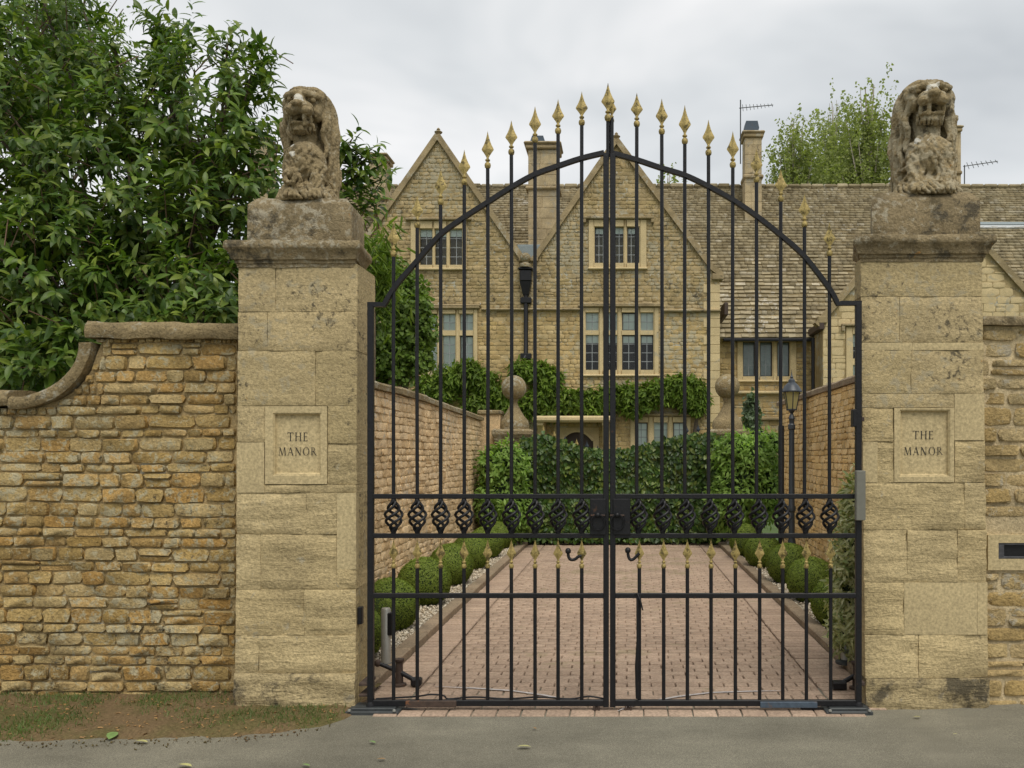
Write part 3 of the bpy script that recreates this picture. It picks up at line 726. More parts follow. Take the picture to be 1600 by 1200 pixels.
# ================================================================== GATE PILLARS
def letters():
    st = lambda x0, x1, z0=0, z1=1: [(x0, z0), (x1, z0), (x1, z1), (x0, z1)]
    sf = lambda x, z, w_=.15: [(x-w_, z), (x+w_, z), (x+w_, z+.045), (x-w_, z+.045)]
    def ln(x0, z0, x1, z1, wd): return [(x0-wd/2, z0), (x0+wd/2, z0), (x1+wd/2, z1), (x1-wd/2, z1)]
    def ring(cx, cz, rx, rz, tx, tz, a0, a1, n=18):
        o = []
        for i in range(n):
            p = []
            for a, k in ((a0+(a1-a0)*i/n, 0), (a0+(a1-a0)*(i+1)/n, 0), (a0+(a1-a0)*(i+1)/n, 1), (a0+(a1-a0)*i/n, 1)):
                p.append((cx+(rx-k*tx)*math.cos(a), cz+(rz-k*tz)*math.sin(a)))
            o.append(p)
        return o
    T = (.82, [st(.35, .47), [(.02, .94), (.80, .94), (.80, 1), (.02, 1)], [(.02, .80), (.05, .80), (.09, .95), (.02, .95)], [(.77, .80), (.80, .80), (.80, .95), (.73, .95)], sf(.41, 0)])
    H = (.95, [st(.13, .25), st(.70, .82), [(.25, .50), (.70, .50), (.70, .55), (.25, .55)], sf(.19, 0), sf(.19, .955), sf(.76, 0), sf(.76, .955)])
    E = (.70, [st(.13, .25), [(.06, .945), (.58, .945), (.58, 1), (.06, 1)], [(.06, 0), (.62, 0), (.62, .055), (.06, .055)], [(.25, .50), (.50, .50), (.50, .55), (.25, .55)], [(.55, .82), (.58, .82), (.58, .95), (.52, .95)], [(.59, .05), (.55, .05), (.62, .2), (.64, .2)], [(.48, .43), (.50, .43), (.50, .62), (.48, .62)]])
    Mm = (1.15, [ln(.14, 0, .24, 1, .055), ln(.55, 0, .25, 1, .12), ln(.56, 0, .86, 1, .05), ln(.98, 0, .90, 1, .13), sf(.14, 0, .11), sf(.98, 0, .13), sf(.20, .955, .1), sf(.92, .955, .1)])
    A_ = (.95, [ln(.13, 0, .46, 1, .055), ln(.80, 0, .47, 1, .13), [(.25, .33), (.68, .33), (.66, .38), (.27, .38)], sf(.13, 0, .12), sf(.80, 0, .14)])
    N_ = (1.02, [st(.15, .20), st(.80, .85), ln(.80, 0, .18, 1, .15), sf(.175, 0, .12), sf(.12, .955, .1), sf(.825, .955, .12)])
    O_ = (1.05, ring(.52, .5, .46, .53, .13, .05, 0, 2*math.pi, 28))
    R_ = (.90, [st(.13, .25), sf(.19, 0), [(.06, .95), (.30, .95), (.30, 1), (.06, 1)], ln(.80, 0, .38, .5, .13), sf(.83, 0, .1)]+ring(.36, .74, .24, .26, .11, .05, -math.pi/2, math.pi/2, 12)+[[(.25, .95), (.37, .95), (.37, 1), (.25, 1)], [(.25, .48), (.37, .48), (.37, .53), (.25, .53)]])
    return dict(T=T, H=H, E=E, M=Mm, A=A_, N=N_, O=O_, R=R_)
LT = letters()
def lettering(word, cx, zb, h, y, parent, width):
    tot = sum(LT[c][0] for c in word)+.12*(len(word)-1); sx = width/tot; x = cx-width/2; mb = MB(); q = 0
    for c in word:
        for poly in LT[c][1]:
            mb.add([(x+px*sx, y-q*.00012, zb+pz*h) for px, pz in poly], [tuple(range(len(poly)))]); q += 1
        x += (LT[c][0]+.12)*sx
    return mb.build('lettering', M['letter'], parent)
CORN = lambda zb, zt_: [(-.03, zb-.02), (.004, zb-.02), (.006, zb), (.014, zb+.006), (.014, zb+.022), (.028, zb+.027), (.034, zb+.045), (.044, zb+.07), (.062, zb+.088), (.066, zb+.094), (.066, zt_-.02), (.058, zt_-.006), (.03, zt_), (-.1, zt_+.01)]
def pillar(label, px0, px1, base_px, depth, blocks, plaque, corn, plinth, seed, rebate=0., bd=None):
    xa, xb = X(px0, 0), X(px1, 0); ct, cb = Z(corn[0], 0), Z(corn[1], 0)
    t = thing('gate_pillar', label, 'gate pillar', ((xa+xb)/2, depth/2, 0))
    MB().box(xa+.008+rebate, xb-.008, .06, depth-.008, -.15, cb+.01).build('pillar_core', M['ashlar'], t)
    bd = bd or depth
    # corners lean slightly: the shaft widens to the foot
    def lean(px, py):
        f = (py-corn[1])/(1110-corn[1]); c = (px0+px1)/2; return px+(base_px[0]-px0)*f*(px1-px)/(px1-px0)+(base_px[1]-px1)*f*(px-px0)/(px1-px0)
    for k, (a, b, y0, y1, mt) in enumerate(blocks):
        step = .03 if mt not in ('newstone',) else .06
        amp = {'ashlar': .006, 'ashlar_low': .009, 'ashlar_base': .02, 'newstone': .001}[mt]; bed = {'ashlar': .003, 'ashlar_low': .009, 'ashlar_base': .016, 'newstone': 0}[mt]
        ym = (y0+y1)/2; e = .0009
        g = {'ashlar': 0, 'ashlar_low': 0, 'ashlar_base': -.012, 'newstone': .002}[mt]
        vs, fs = noisy_grid_block(X(lean(a, ym), 0)+e, X(lean(b, ym), 0)-e, 0+g, bd, Z(y1, 0)+e, Z(y0, 0)-e, step, amp, bed, seed+k*3.3, bev=.0028 if mt != 'newstone' else .0012, jag=.003 if mt != 'newstone' else 0)
        MB().add(vs, fs).build('ashlar_block', M[mt], t, smooth=60)
    # plaque: framed panel with recessed field and incised words
    a, b, y0, y1, ia, ib, i0, i1, words = plaque
    so = lean((a+b)/2, (y0+y1)/2)-(a+b)/2; a, b, ia, ib = a+so, b+so, ia+so, ib+so; words = [(q[0], q[1]+so, *q[2:]) for q in words]
    A, B, T_, Bt = X(a, 0), X(b, 0), Z(y0, 0), Z(y1, 0); iA, iB, iT, iB2 = X(ia, 0), X(ib, 0), Z(i0, 0), Z(i1, 0); e = .002
    vs = []; fs = []
    rings = [(A+e, B-e, Bt+e, T_-e, .3), (A+e, B-e, Bt+e, T_-e, .004), (A+.003, B-.003, Bt+.003, T_-.003, .002), (iA, iB, iB2, iT, .002), (iA+.003, iB-.003, iB2+.003, iT-.003, .008), (iA+.008, iB-.008, iB2+.008, iT-.008, .009), (iA+.012, iB-.012, iB2+.012, iT-.012, .024), (iA+.015, iB-.015, iB2+.018, iT-.015, .03)]
    for (q0, q1, q2, q3, y) in rings: vs += [(q0, y, q2), (q1, y, q2), (q1, y, q3), (q0, y, q3)]
    for i in range(len(rings)-1):
        for k in range(4): k2 = (k+1) % 4; fs.append((i*4+k, i*4+k2, i*4+4+k2, i*4+4+k))
    fs.append(tuple((len(rings)-1)*4+k for k in range(4)))
    pq = MB().add(vs, fs).build('name_plaque', M['newstone'], t)
    for wd, cx_, yb_, h_, wpx in words: lettering(wd, X(cx_, 0), Z(yb_, 0), h_/247, .0285, pq, wpx/247)
    # cornice
    mould(CORN(cb, ct), xa, xb-(.028 if not rebate else 0), 0, depth-(.08 if not rebate else 0), 22, .006, seed, skl=.13 if rebate else 0, skr=0 if rebate else .05).build('cornice', M['capstone'], t, smooth=40)
    pa, pb, p0, p1 = plinth; zt_, zb_ = Z(p0, 0), ct+.002
    PR = [(0, zb_), (.002, zb_+.015), (.002, zt_-.058), (-.003, zt_-.050), (-.038, zt_-.010), (-.045, zt_-.003), (-.15, zt_+.003)]
    mould(PR, X(pa, .03), X(pb, .03), .03, depth-.0, 20, .006, seed+5, skl=.10 if rebate else 0, skr=0 if rebate else .03).build('plinth_block', M['capstone'], t, smooth=45)
    return t
PDL = .40
bl = [(372, 430, 412, 487, 'ashlar'), (430, 558, 412, 487, 'ashlar'), (372, 418, 487, 548, 'ashlar'), (418, 558, 487, 548, 'ashlar'), (372, 493, 548, 634, 'ashlar'), (493, 558, 548, 634, 'ashlar'),
      (372, 415, 634, 691, 'ashlar'), (372, 415, 691, 770, 'newstone'), (513, 558, 634, 693, 'ashlar'), (513, 558, 693, 757, 'ashlar_low'), (415, 558, 757, 770, 'ashlar_low'),
      (372, 480, 770, 835, 'ashlar_low'), (480, 528, 770, 835, 'ashlar_low'), (528, 558, 770, 890, 'newstone'), (372, 410, 835, 921, 'ashlar_low'), (410, 528, 835, 921, 'ashlar_low'), (528, 558, 890, 921, 'ashlar_low'),
      (372, 478, 921, 993, 'ashlar_low'), (478, 558, 921, 993, 'ashlar_low'), (372, 408, 993, 1052, 'ashlar_low'), (408, 558, 993, 1052, 'ashlar_low'), (371, 558, 1052, 1135, 'ashlar_base')]
pillar('tall ashlar gate pillar with THE MANOR plaque on the left of the gate', 372, 558, (366, 555), PDL, bl,
       (415, 513, 634, 757, 428, 503, 645, 743, [('THE', 464.5, 689, 13.5, 33), ('MANOR', 464.5, 711.5, 12.5, 61)]), (377, 413), (386, 549, 304, 375), 3)
br = [(1345, 1535, 404, 463, 'ashlar'), (1345, 1405, 463, 535, 'ashlar'), (1405, 1535, 463, 535, 'ashlar'), (1345, 1424, 535, 547, 'newstone'), (1424, 1535, 535, 547, 'newstone'),
      (1345, 1422, 547, 615, 'ashlar'), (1422, 1535, 547, 615, 'ashlar'), (1345, 1488, 615, 637, 'ashlar'), (1488, 1535, 615, 688, 'newstone'),
      (1345, 1393, 637, 690, 'ashlar_low'), (1345, 1368, 690, 754, 'newstone'), (1368, 1393, 690, 754, 'ashlar_low'), (1488, 1535, 688, 754, 'ashlar_low'),
      (1345, 1502, 754, 828, 'ashlar_low'), (1502, 1535, 754, 828, 'ashlar_low'), (1345, 1412, 828, 910, 'ashlar_low'), (1412, 1490, 828, 910, 'ashlar_low'), (1490, 1535, 828, 910, 'ashlar_low'),
      (1345, 1406, 910, 992, 'ashlar_low'), (1406, 1519, 910, 992, 'newstone'), (1519, 1535, 910, 992, 'newstone'), (1345, 1428, 992, 1060, 'ashlar_low'), (1428, 1535, 992, 1060, 'ashlar_low'), (1345, 1535, 1060, 1140, 'ashlar_base')]
pillar('tall ashlar gate pillar with THE MANOR plaque on the right of the gate', 1345, 1535, (1353, 1546), PDL, br,
       (1393, 1488, 637, 754, 1402, 1481, 640, 745, [('THE', 1441, 686, 13, 33), ('MANOR', 1441, 711, 12.5, 61)]), (368, 404), (1362, 1531, 295, 366), 57, rebate=.115, bd=.15)
# ================================================================== LIONS (carved as a distance field, meshed with surface nets)
def surface_nets(D, org, h):
    ins = D < 0; nx, ny, nz_ = D.shape
    c = np.zeros((nx-1, ny-1, nz_-1), np.int8)
    for i in (0, 1):
        for j in (0, 1):
            for k in (0, 1): c += ins[i:nx-1+i, j:ny-1+j, k:nz_-1+k]
    act = (c > 0) & (c < 8); idx = -np.ones(act.shape, np.int64); ii = np.argwhere(act); idx[act] = np.arange(len(ii))
    acc = np.zeros((len(ii), 3)); cnt = np.zeros(len(ii)); cs = [(a, b, e) for a in (0, 1) for b in (0, 1) for e in (0, 1)]
    for p in cs:
        for ax in range(3):
            if p[ax]: continue
            q = list(p); q[ax] = 1
            d0 = D[ii[:, 0]+p[0], ii[:, 1]+p[1], ii[:, 2]+p[2]]; d1 = D[ii[:, 0]+q[0], ii[:, 1]+q[1], ii[:, 2]+q[2]]
            m = (d0 < 0) != (d1 < 0); t = np.where(m, d0/np.where(m, d0-d1, 1), 0)
            pt = np.tile(np.array(p, float), (len(ii), 1)); pt[:, ax] += t; acc[m] += pt[m]; cnt[m] += 1
    V = (ii+acc/cnt[:, None])*h+np.array(org); F_ = []
    for ax in range(3):
        o1, o2 = [a for a in range(3) if a != ax]
        sl0 = [slice(None)]*3; sl1 = [slice(None)]*3; sl0[ax] = slice(0, -1); sl1[ax] = slice(1, None)
        e = ins[tuple(sl0)] != ins[tuple(sl1)]; fl = ins[tuple(sl0)]; L = np.argwhere(e)
        L = L[(L[:, o1] > 0) & (L[:, o2] > 0) & (L[:, o1] < D.shape[o1]-1) & (L[:, o2] < D.shape[o2]-1)]
        def at(d1, d2): q = L.copy(); q[:, o1] -= d1; q[:, o2] -= d2; return idx[q[:, 0], q[:, 1], q[:, 2]]
        q = np.stack([at(1, 1), at(0, 1), at(0, 0), at(1, 0)], 1); f = fl[L[:, 0], L[:, 1], L[:, 2]]
        if ax == 1: f = ~f
        q[~f] = q[~f][:, ::-1]; F_.append(q)
    return V, np.concatenate(F_)
class SDF:
    def __init__(s, lo, hi, h):
        s.h = h; s.lo = np.array(lo); ax = [np.arange(a, b, h, dtype=np.float32) for a, b in zip(lo, hi)]
        s.ax = ax; s.D = np.full([len(a) for a in ax], 1., np.float32)
    def win(s, lo, hi):
        sl = []
        for a, l, u in zip(s.ax, lo, hi): i0 = max(0, np.searchsorted(a, l)); i1 = min(len(a), np.searchsorted(a, u)+1); sl.append(slice(i0, max(i0, i1)))
        g = np.meshgrid(*[a[q] for a, q in zip(s.ax, sl)], indexing='ij', sparse=True); return tuple(sl), g
    def put(s, sl, d, k, sub=False):
        o = s.D[sl]
        if d.size == 0: return
        if sub: d = -d; hh = np.clip(.5-.5*(d-o)/k*-1, 0, 1) if False else None; s.D[sl] = np.maximum(o, d); return
        hh = np.clip(.5+.5*(d-o)/k, 0, 1); s.D[sl] = d*(1-hh)+o*hh-k*hh*(1-hh)
    def ell(s, c, r, k=.02, sub=False, rot=0.):
        m = max(r)+.05; sl, (x, y, z) = s.win([q-m for q in c], [q+m for q in c])
        dx, dy, dz = x-c[0], y-c[1], z-c[2]
        if rot: cr, sr = math.cos(rot), math.sin(rot); dx, dz = dx*cr+dz*sr, -dx*sr+dz*cr
        k0 = np.sqrt((dx/r[0])**2+(dy/r[1])**2+(dz/r[2])**2); k1 = np.sqrt((dx/r[0]**2)**2+(dy/r[1]**2)**2+(dz/r[2]**2)**2)
        s.put(sl, k0*(k0-1)/np.maximum(k1, 1e-6), k, sub)
    def cap(s, a, b, r0, r1=None, k=.01, sub=False):
        r1 = r0 if r1 is None else r1; m = max(r0, r1)+max(.02, k*1.5)
        sl, (x, y, z) = s.win([min(p, q)-m for p, q in zip(a, b)], [max(p, q)+m for p, q in zip(a, b)])
        ba = [q-p for p, q in zip(a, b)]; L2 = sum(q*q for q in ba)+1e-9
        t = np.clip(((x-a[0])*ba[0]+(y-a[1])*ba[1]+(z-a[2])*ba[2])/L2, 0, 1)
        d = np.sqrt((x-a[0]-ba[0]*t)**2+(y-a[1]-ba[1]*t)**2+(z-a[2]-ba[2]*t)**2)-(r0+(r1-r0)*t); s.put(sl, d, k, sub)
    def strand(s, pts, r, k=.004):
        for i in range(len(pts)-1):
            f0, f1 = i/(len(pts)-1), (i+1)/(len(pts)-1); s.cap(pts[i], pts[i+1], r*(1-.45*f0), r*(1-.45*f1), k)
def lion(kind_):
    rg = random.Random(11+kind_); h = .004; g = SDF((-.215, -.27, -.012), (.215, .24, .72), h); R2 = kind_ == 1
    E, C = g.ell, g.cap
    hx = -.02 if not R2 else .004; hz = 0 if not R2 else .018
    E((0, .07, .21), (.145, .12, .22)); E((0, .0, .07), (.165, .155, .085), .02)
    E((-.008 if not R2 else .008, -.05, .245), (.13, .125, .13), .012)
    C((hx, -.01, .30), (hx, .01, .52), .070, .08, .015)
    E((.0, .10, .47), (.135, .075, .22), .02); E((hx*.6, .035, .655), (.128, .10, .055), .02)
    C((.122, .055, .62), (.140, .065, .08), .040, .040, .02); C((-.128, .055, .62), (-.130 if R2 else -.125, .065, .08 if R2 else .34), .040, .036, .02)
    ct, st_ = math.cos(R(17)), math.sin(R(17))
    def T(p): y, z = p[1]-.01, p[2]-.575; return (p[0], .01+y*ct-z*st_*-1*-1, .575+z*ct+y*st_)
    E = lambda c, r, k=.02, sub=False: g.ell(T(c), r, k, sub)
    C = lambda a, b, r0, r1=None, k=.01, sub=False: g.cap(T(a), T(b), r0, r1, k, sub)
    # skull, brow, bridge, muzzle, cheeks, jaw
    E((hx, .005, .60+hz*.4), (.122, .11, .092), .015); E((hx, .01, .655), (.118, .095, .04), .015)
    C((hx, -.05, .662+hz*.6), (hx-.004, -.175, .628+hz), .040, .030, .012)
    E((hx, -.12, .592+hz), (.080, .085, .040), .010); E((hx-.004, -.205, .620+hz), (.036, .022, .019), .006)
    for s in (-1, 1):
        E((hx+s*.046, -.165, .577+hz), (.040, .045, .027), .006); E((hx+s*.088, -.055, .57+hz), (.032, .055, .055), .012)
        E((hx+s*.072, -.118, .640+hz*.8), (.026, .03, .017), .002, sub=True); E((hx+s*.070, -.098, .638+hz*.8), (.018, .017, .013), .003)
        C((hx+s*.030, -.118, .676+hz*.4), (hx+s*.105, -.075, .660+hz*.4), .020, .016, .006)
        E((hx+s*.018, -.228, .614+hz), (.009, .010, .007), .001, sub=True)
    E((hx, -.115, .497+hz), (.068, .078, .018), .012); C((hx, -.05, .525+hz), (hx, .02, .54+hz), .070, .08, .012)
    E((hx, -.175, .536+hz), (.052, .12, .022 if not R2 else .026), .002, sub=True)
    tx = hx+.030 if not R2 else hx-.024
    C((tx, -.178, .505+hz), (tx, -.172, .57+hz), .013, .012, .003)
    for s in (-1, 1): C((hx+s*.062, -.15, .505+hz), (hx+s*.062, -.15, .565+hz), .011, .011, .003)
    C((hx-.046, -.172, .510+hz), (hx+.046, -.172, .510+hz), .009, .009, .010)
    for i in range(9):
        a = -1+2*i/8; x = hx+a*.066
        g.strand([T(q) for q in [(x, -.165+.05*a*a, .497+hz), (x*1.02+rg.uniform(-.005, .005), -.178+.06*a*a, .473+hz), (x+rg.uniform(-.006, .006), -.150+.06*a*a, .446+hz)]], .0125, .002)
    E, C = g.ell, g.cap
    # fore legs and paws
    for i, x in enumerate((-.065, .085) if not R2 else (-.085, .07)):
        C((x, -.10, .20), (x, -.145, .055), .046, .040, .012); E((x, -.165, .042), (.046, .05, .034), .008)
        for t in (-.026, 0, .026): C((x+t, -.195, .045), (x+t*1.15, -.212, .018), .014, .012, .003)
    if not R2:                                          # tail tuft curled over the paw
        pts = [(-.06+.045*math.cos(a)*(1-a*.05), -.165-.01*a, .12+.042*math.sin(a)*(1-a*.05)) for a in [k*.6 for k in range(12)]]
        g.strand(pts, .018, .003)
    # ring of curled hair at the base
    E((0, -.015, .018), (.180, .185, .026), .006); n = 36
    for i in range(n):
        a = 2*math.pi*i/n+rg.uniform(-.04, .04); tw = .20
        f = lambda r, q, z: (r*math.cos(q), r*math.sin(q)-.015, z)
        g.strand([f(.150, a, .078), f(.172, a+tw*.4, .060), f(.186, a+tw, .036), f(.188, a+tw*1.6, .012), f(.18, a+tw*2, -.002)], .0155, .0015)
    base = g.D.copy()
    def front_y(x, z):
        ix = min(max(int(round((x-g.lo[0])/h)), 0), base.shape[0]-1); iz = int(round((z-g.lo[2])/h)); col = base[ix, :, iz]; kk = int(np.argmax(col < 0))
        return None if col[kk] >= 0 else float(g.lo[1]+kk*h)
    # belly locks
    for row, (zt0, zb0, n) in enumerate((((.25, .07, 13), (.31, .22, 8)) if R2 else ((.215, .07, 13), (.28, .19, 7)))):
        for i in range(n):
            w_ = .14 if row == 0 else .085; x = -w_+2*w_*i/(n-1); ph = rg.uniform(0, 6); pts = []; zt = zt0+.03*math.cos(x*14)+rg.uniform(-.02, .02)
            for k in range(10):
                z = zt-(zt-zb0)*k/9; xx = x*(1+.12*k/9)+.012*math.sin(ph+k*1.1); y = front_y(xx, z)
                if y is not None: pts.append((xx, y-.001, z))
            if len(pts) > 2: g.strand(pts, .0150, .0015)
    # side manes: heavy wavy ropes beside the face and neck
    for s in (-1, 1):
        long = (s > 0) or R2
        for q in range(4):
            ph = rg.uniform(0, 6); x0 = .098+.018*q; y0 = -.055+.042*q; zend = ((.30, .16, .10, .08) if long else (.40, .36, .33, .10))[q]; pts = []
            for k in range(16):
                f = k/15; z = .665-(.665-zend)*f; bulge = .012*math.sin(f*3.1)+(.012*f if long else 0)
                pts.append((hx*(1-f)+s*(x0+bulge+.010*math.sin(ph+k*.95)), y0+.03*f+.010*math.cos(ph+k*.95), z))
            g.strand(pts, .0255, .003)
    for i in range(30):                                 # back of the mane
        a = 1.75+(2*math.pi-3.5)*i/29; ph = rg.uniform(0, 6); pts = []
        for k in range(14):
            z = .675-(.675-.14)*k/13; aw = a+.06*math.sin(ph+k*.95); dx, dy = math.sin(aw), -math.cos(aw)
            for r in np.arange(.22, .03, -.004):
                ix = int(round((dx*r-g.lo[0])/h)); iy = int(round((.03+dy*r-g.lo[1])/h)); iz = int(round((z-g.lo[2])/h))
                if 0 <= ix < base.shape[0] and 0 <= iy < base.shape[1] and base[ix, iy, iz] < 0: break
            pts.append((dx*r, .03+dy*r, z))
        g.strand(pts, .016, .002)
    for i in range(10):                                 # curls swept off the brow
        a = -1+2*i/9; x = hx+a*.08; o = 1 if a > 0 else -1
        g.strand([(x*.7, .0, .688), (x*1.0, -.05, .694), (x*1.25+o*.012, -.085+.05*a*a, .680), (x*1.42+o*.02, -.07+.05*a*a, .655)], .0155, .002)
    sl, (x, y, z) = g.win((-1, -1, -1), (1, 1, 1))
    def vnoise(f, sd):                                  # lattice noise: pitting and weathering of the stone
        rs = np.random.default_rng(sd); q = [(a-l)*f for a, l in zip(g.ax, g.lo)]; n_ = [int(a[-1])+2 for a in q]; L = rs.uniform(-1, 1, n_).astype(np.float32)
        for ax_ in range(3):
            i0 = q[ax_].astype(int); t = (q[ax_]-i0); t = (t*t*(3-2*t)).astype(np.float32); sh_ = [1, 1, 1]; sh_[ax_] = -1
            L = np.take(L, i0, ax_)*(1-t.reshape(sh_))+np.take(L, i0+1, ax_)*t.reshape(sh_)
        return L
    g.D = g.D+.0028*vnoise(42, 5+kind_)+.0022*vnoise(95, 8+kind_)
    ex_, ey_, ez_ = x/.182, (y-.0)/.25, np.maximum(z-.53, 0)/.188     # rounded crown of the head
    k0 = np.sqrt(ex_**2+ey_**2+ez_**2); g.D = np.where(z > .53, np.maximum(g.D, (k0-1)*.17), g.D)
    g.D = np.maximum(g.D, (z-.722)); g.D = np.maximum(g.D, -.002-z)
    g.D[0] = g.D[-1] = 1; g.D[:, 0] = g.D[:, -1] = 1; g.D[:, :, 0] = g.D[:, :, -1] = 1
    return surface_nets(g.D, g.lo, h)
for k, (lab, pxc, zb, sc, rz) in enumerate((('weathered stone lion seated on the left gate pillar, mane fuller on one side', 482.5, Z(306, .12), 1.03, 6), ('weathered stone lion seated on the right gate pillar, white patches on its chest', 1446.5, Z(300, .12), 1.04, -4))):
    V, Q = lion(k); y0 = .225
    me = fast_mesh('lion_statue', V, Q.ravel(), np.full(len(Q), 4), lion_mat('lion_stone', [[((-.02, -.185, .60), .05), ((-.085, -.13, .345), .035), ((-.06, -.165, .27), .028)], [((.0, -.185, .62), .055), ((-.02, -.15, .40), .035), ((-.085, -.14, .33), .05), ((-.03, -.17, .32), .02)]][k], 41+k*7), True)
    o = link(bpy.data.objects.new('lion_statue', me)); o.location = (X(pxc, y0), y0, Z((304, 295)[k], 0)-.016)
    s_ = (Z(133, .1)-Z(306, .1))/.700 if k == 0 else (Z(125, .1)-Z(300, .1))/.700
    s_ *= 1.075; o.scale = (s_*(.92 if k == 0 else 1.05), s_*.88, s_); o.rotation_euler = (0, 0, R(rz)); tag(o, lab, 'lion statue', 'pair of lions on the pillars')
# ================================================================== GATES
GYP = -.045
gx = lambda px: X(px, GYP)
gz = lambda py: Z(py, GYP)
def spear(mb, x, y, z_ball, z_tip, wd, th=.32):
    H_ = z_tip-z_ball
    prof = [(.0, .0), (.17, .12), (.22, .20), (.29, .40), (.37, .70), (.43, .95), (.46, 1.0), (.50, .92), (.60, .63), (.72, .37), (.86, .16), (1.0, .008)]
    vs = []; fs = []
    for (t, w_) in prof[1:]:
        hw = wd/2*w_; z = z_ball+H_*t; tk = max(hw*th, .0015)
        vs += [(x-hw, y, z), (x-hw*.18, y-tk*.75, z), (x, y-tk-.002, z), (x+hw*.18, y-tk*.75, z), (x+hw, y, z), (x+hw*.18, y+tk*.75, z), (x, y+tk+.002, z), (x-hw*.18, y+tk*.75, z)]
    n = 8; m = len(prof)-1
    for i in range(m-1):
        for k in range(n): k2 = (k+1) % n; fs.append((i*n+k, i*n+k2, (i+1)*n+k2, (i+1)*n+k))
    fs.append(tuple((m-1)*n+k for k in range(n))); mb.add(vs, fs)
    b = wd*.255
    mb.lathe(x, y, [(b*.5, z_ball-b*1.2), (b*.9, z_ball-b*.8), (b*1.05, z_ball-b*.1), (b*.9, z_ball+b*.55), (b*.45, z_ball+b*.9), (b*.42, z_ball+b*1.1), (b*.78, z_ball+b*1.35), (b*.8, z_ball+b*1.7), (b*.42, z_ball+b*2.0), (b*.35, z_ball+b*2.6)], 12)
def basket(x, y, z0, z1, r=.046, wire=.0092):
    mb = MB(); H_ = z1-z0
    for q in range(4):
        pts = []
        for i in range(17):
            t = i/16; a = 2*math.pi*(q/4+t*.95); rr = .008+r*math.sin(math.pi*t)**1.15
            pts.append((x+rr*math.cos(a), y+rr*math.sin(a), z0+H_*(.06+.88*t)))
        mb.tube(pts, wire, 6)
    mb.lathe(x, y, [(.013, z0), (.018, z0+H_*.05), (.014, z0+H_*.14), (.006, z0+H_*.2)], 10); mb.lathe(x, y, [(.006, z1-H_*.2), (.014, z1-H_*.14), (.018, z1-H_*.05), (.013, z1)], 10)
    return mb
archL = [(600, 477), (619, 446), (650, 410), (687, 368), (725, 340), (761, 317), (797, 294), (835, 273), (871, 260), (907, 248), (944, 239)]
archR = [(958, 240), (995, 250), (1034, 263), (1070, 274), (1106, 291), (1144, 312), (1181, 337), (1219, 367), (1256, 400), (1295, 450), (1309, 475)]
def smooth_pts(pts, sub=4):
    P = [Vector(p) for p in pts]; out = []
    for i in range(len(P)-1):
        a, b, c, d = P[max(i-1, 0)], P[i], P[i+1], P[min(i+2, len(P)-1)]
        for k in range(sub):
            t = k/sub; out.append(.5*((2*b)+(c-a)*t+(2*a-5*b+4*c-d)*t*t+(3*b-a-3*c+d)*t**3))
    out.append(P[-1]); return [tuple(p) for p in out]
def arch_y(arch, px):
    for (a, b), (c, d) in zip(arch, arch[1:]):
        if a <= px <= c: return b+(d-b)*(px-a)/(c-a)
    return arch[-1][1]
upL = [(615, 346, 396), (652, 305, 351), (688.5, 263, 315), (725.5, 234, 284), (762, 205, 258), (799, 188, 237), (836, 166, 218), (872, 155, 204), (909, 143, 191)]
upR = [(995, 145, 193), (1034, 154, 205), (1070, 164, 220), (1107, 187, 238), (1145, 205, 257), (1182, 232, 280), (1220, 265, 310), (1257, 303, 350), (1296, 347, 395)]
loL = [615, 652, 688.5, 725, 762, 799, 836, 872, 909]
loR = [999, 1037, 1074, 1111, 1149, 1187, 1223, 1260, 1298]
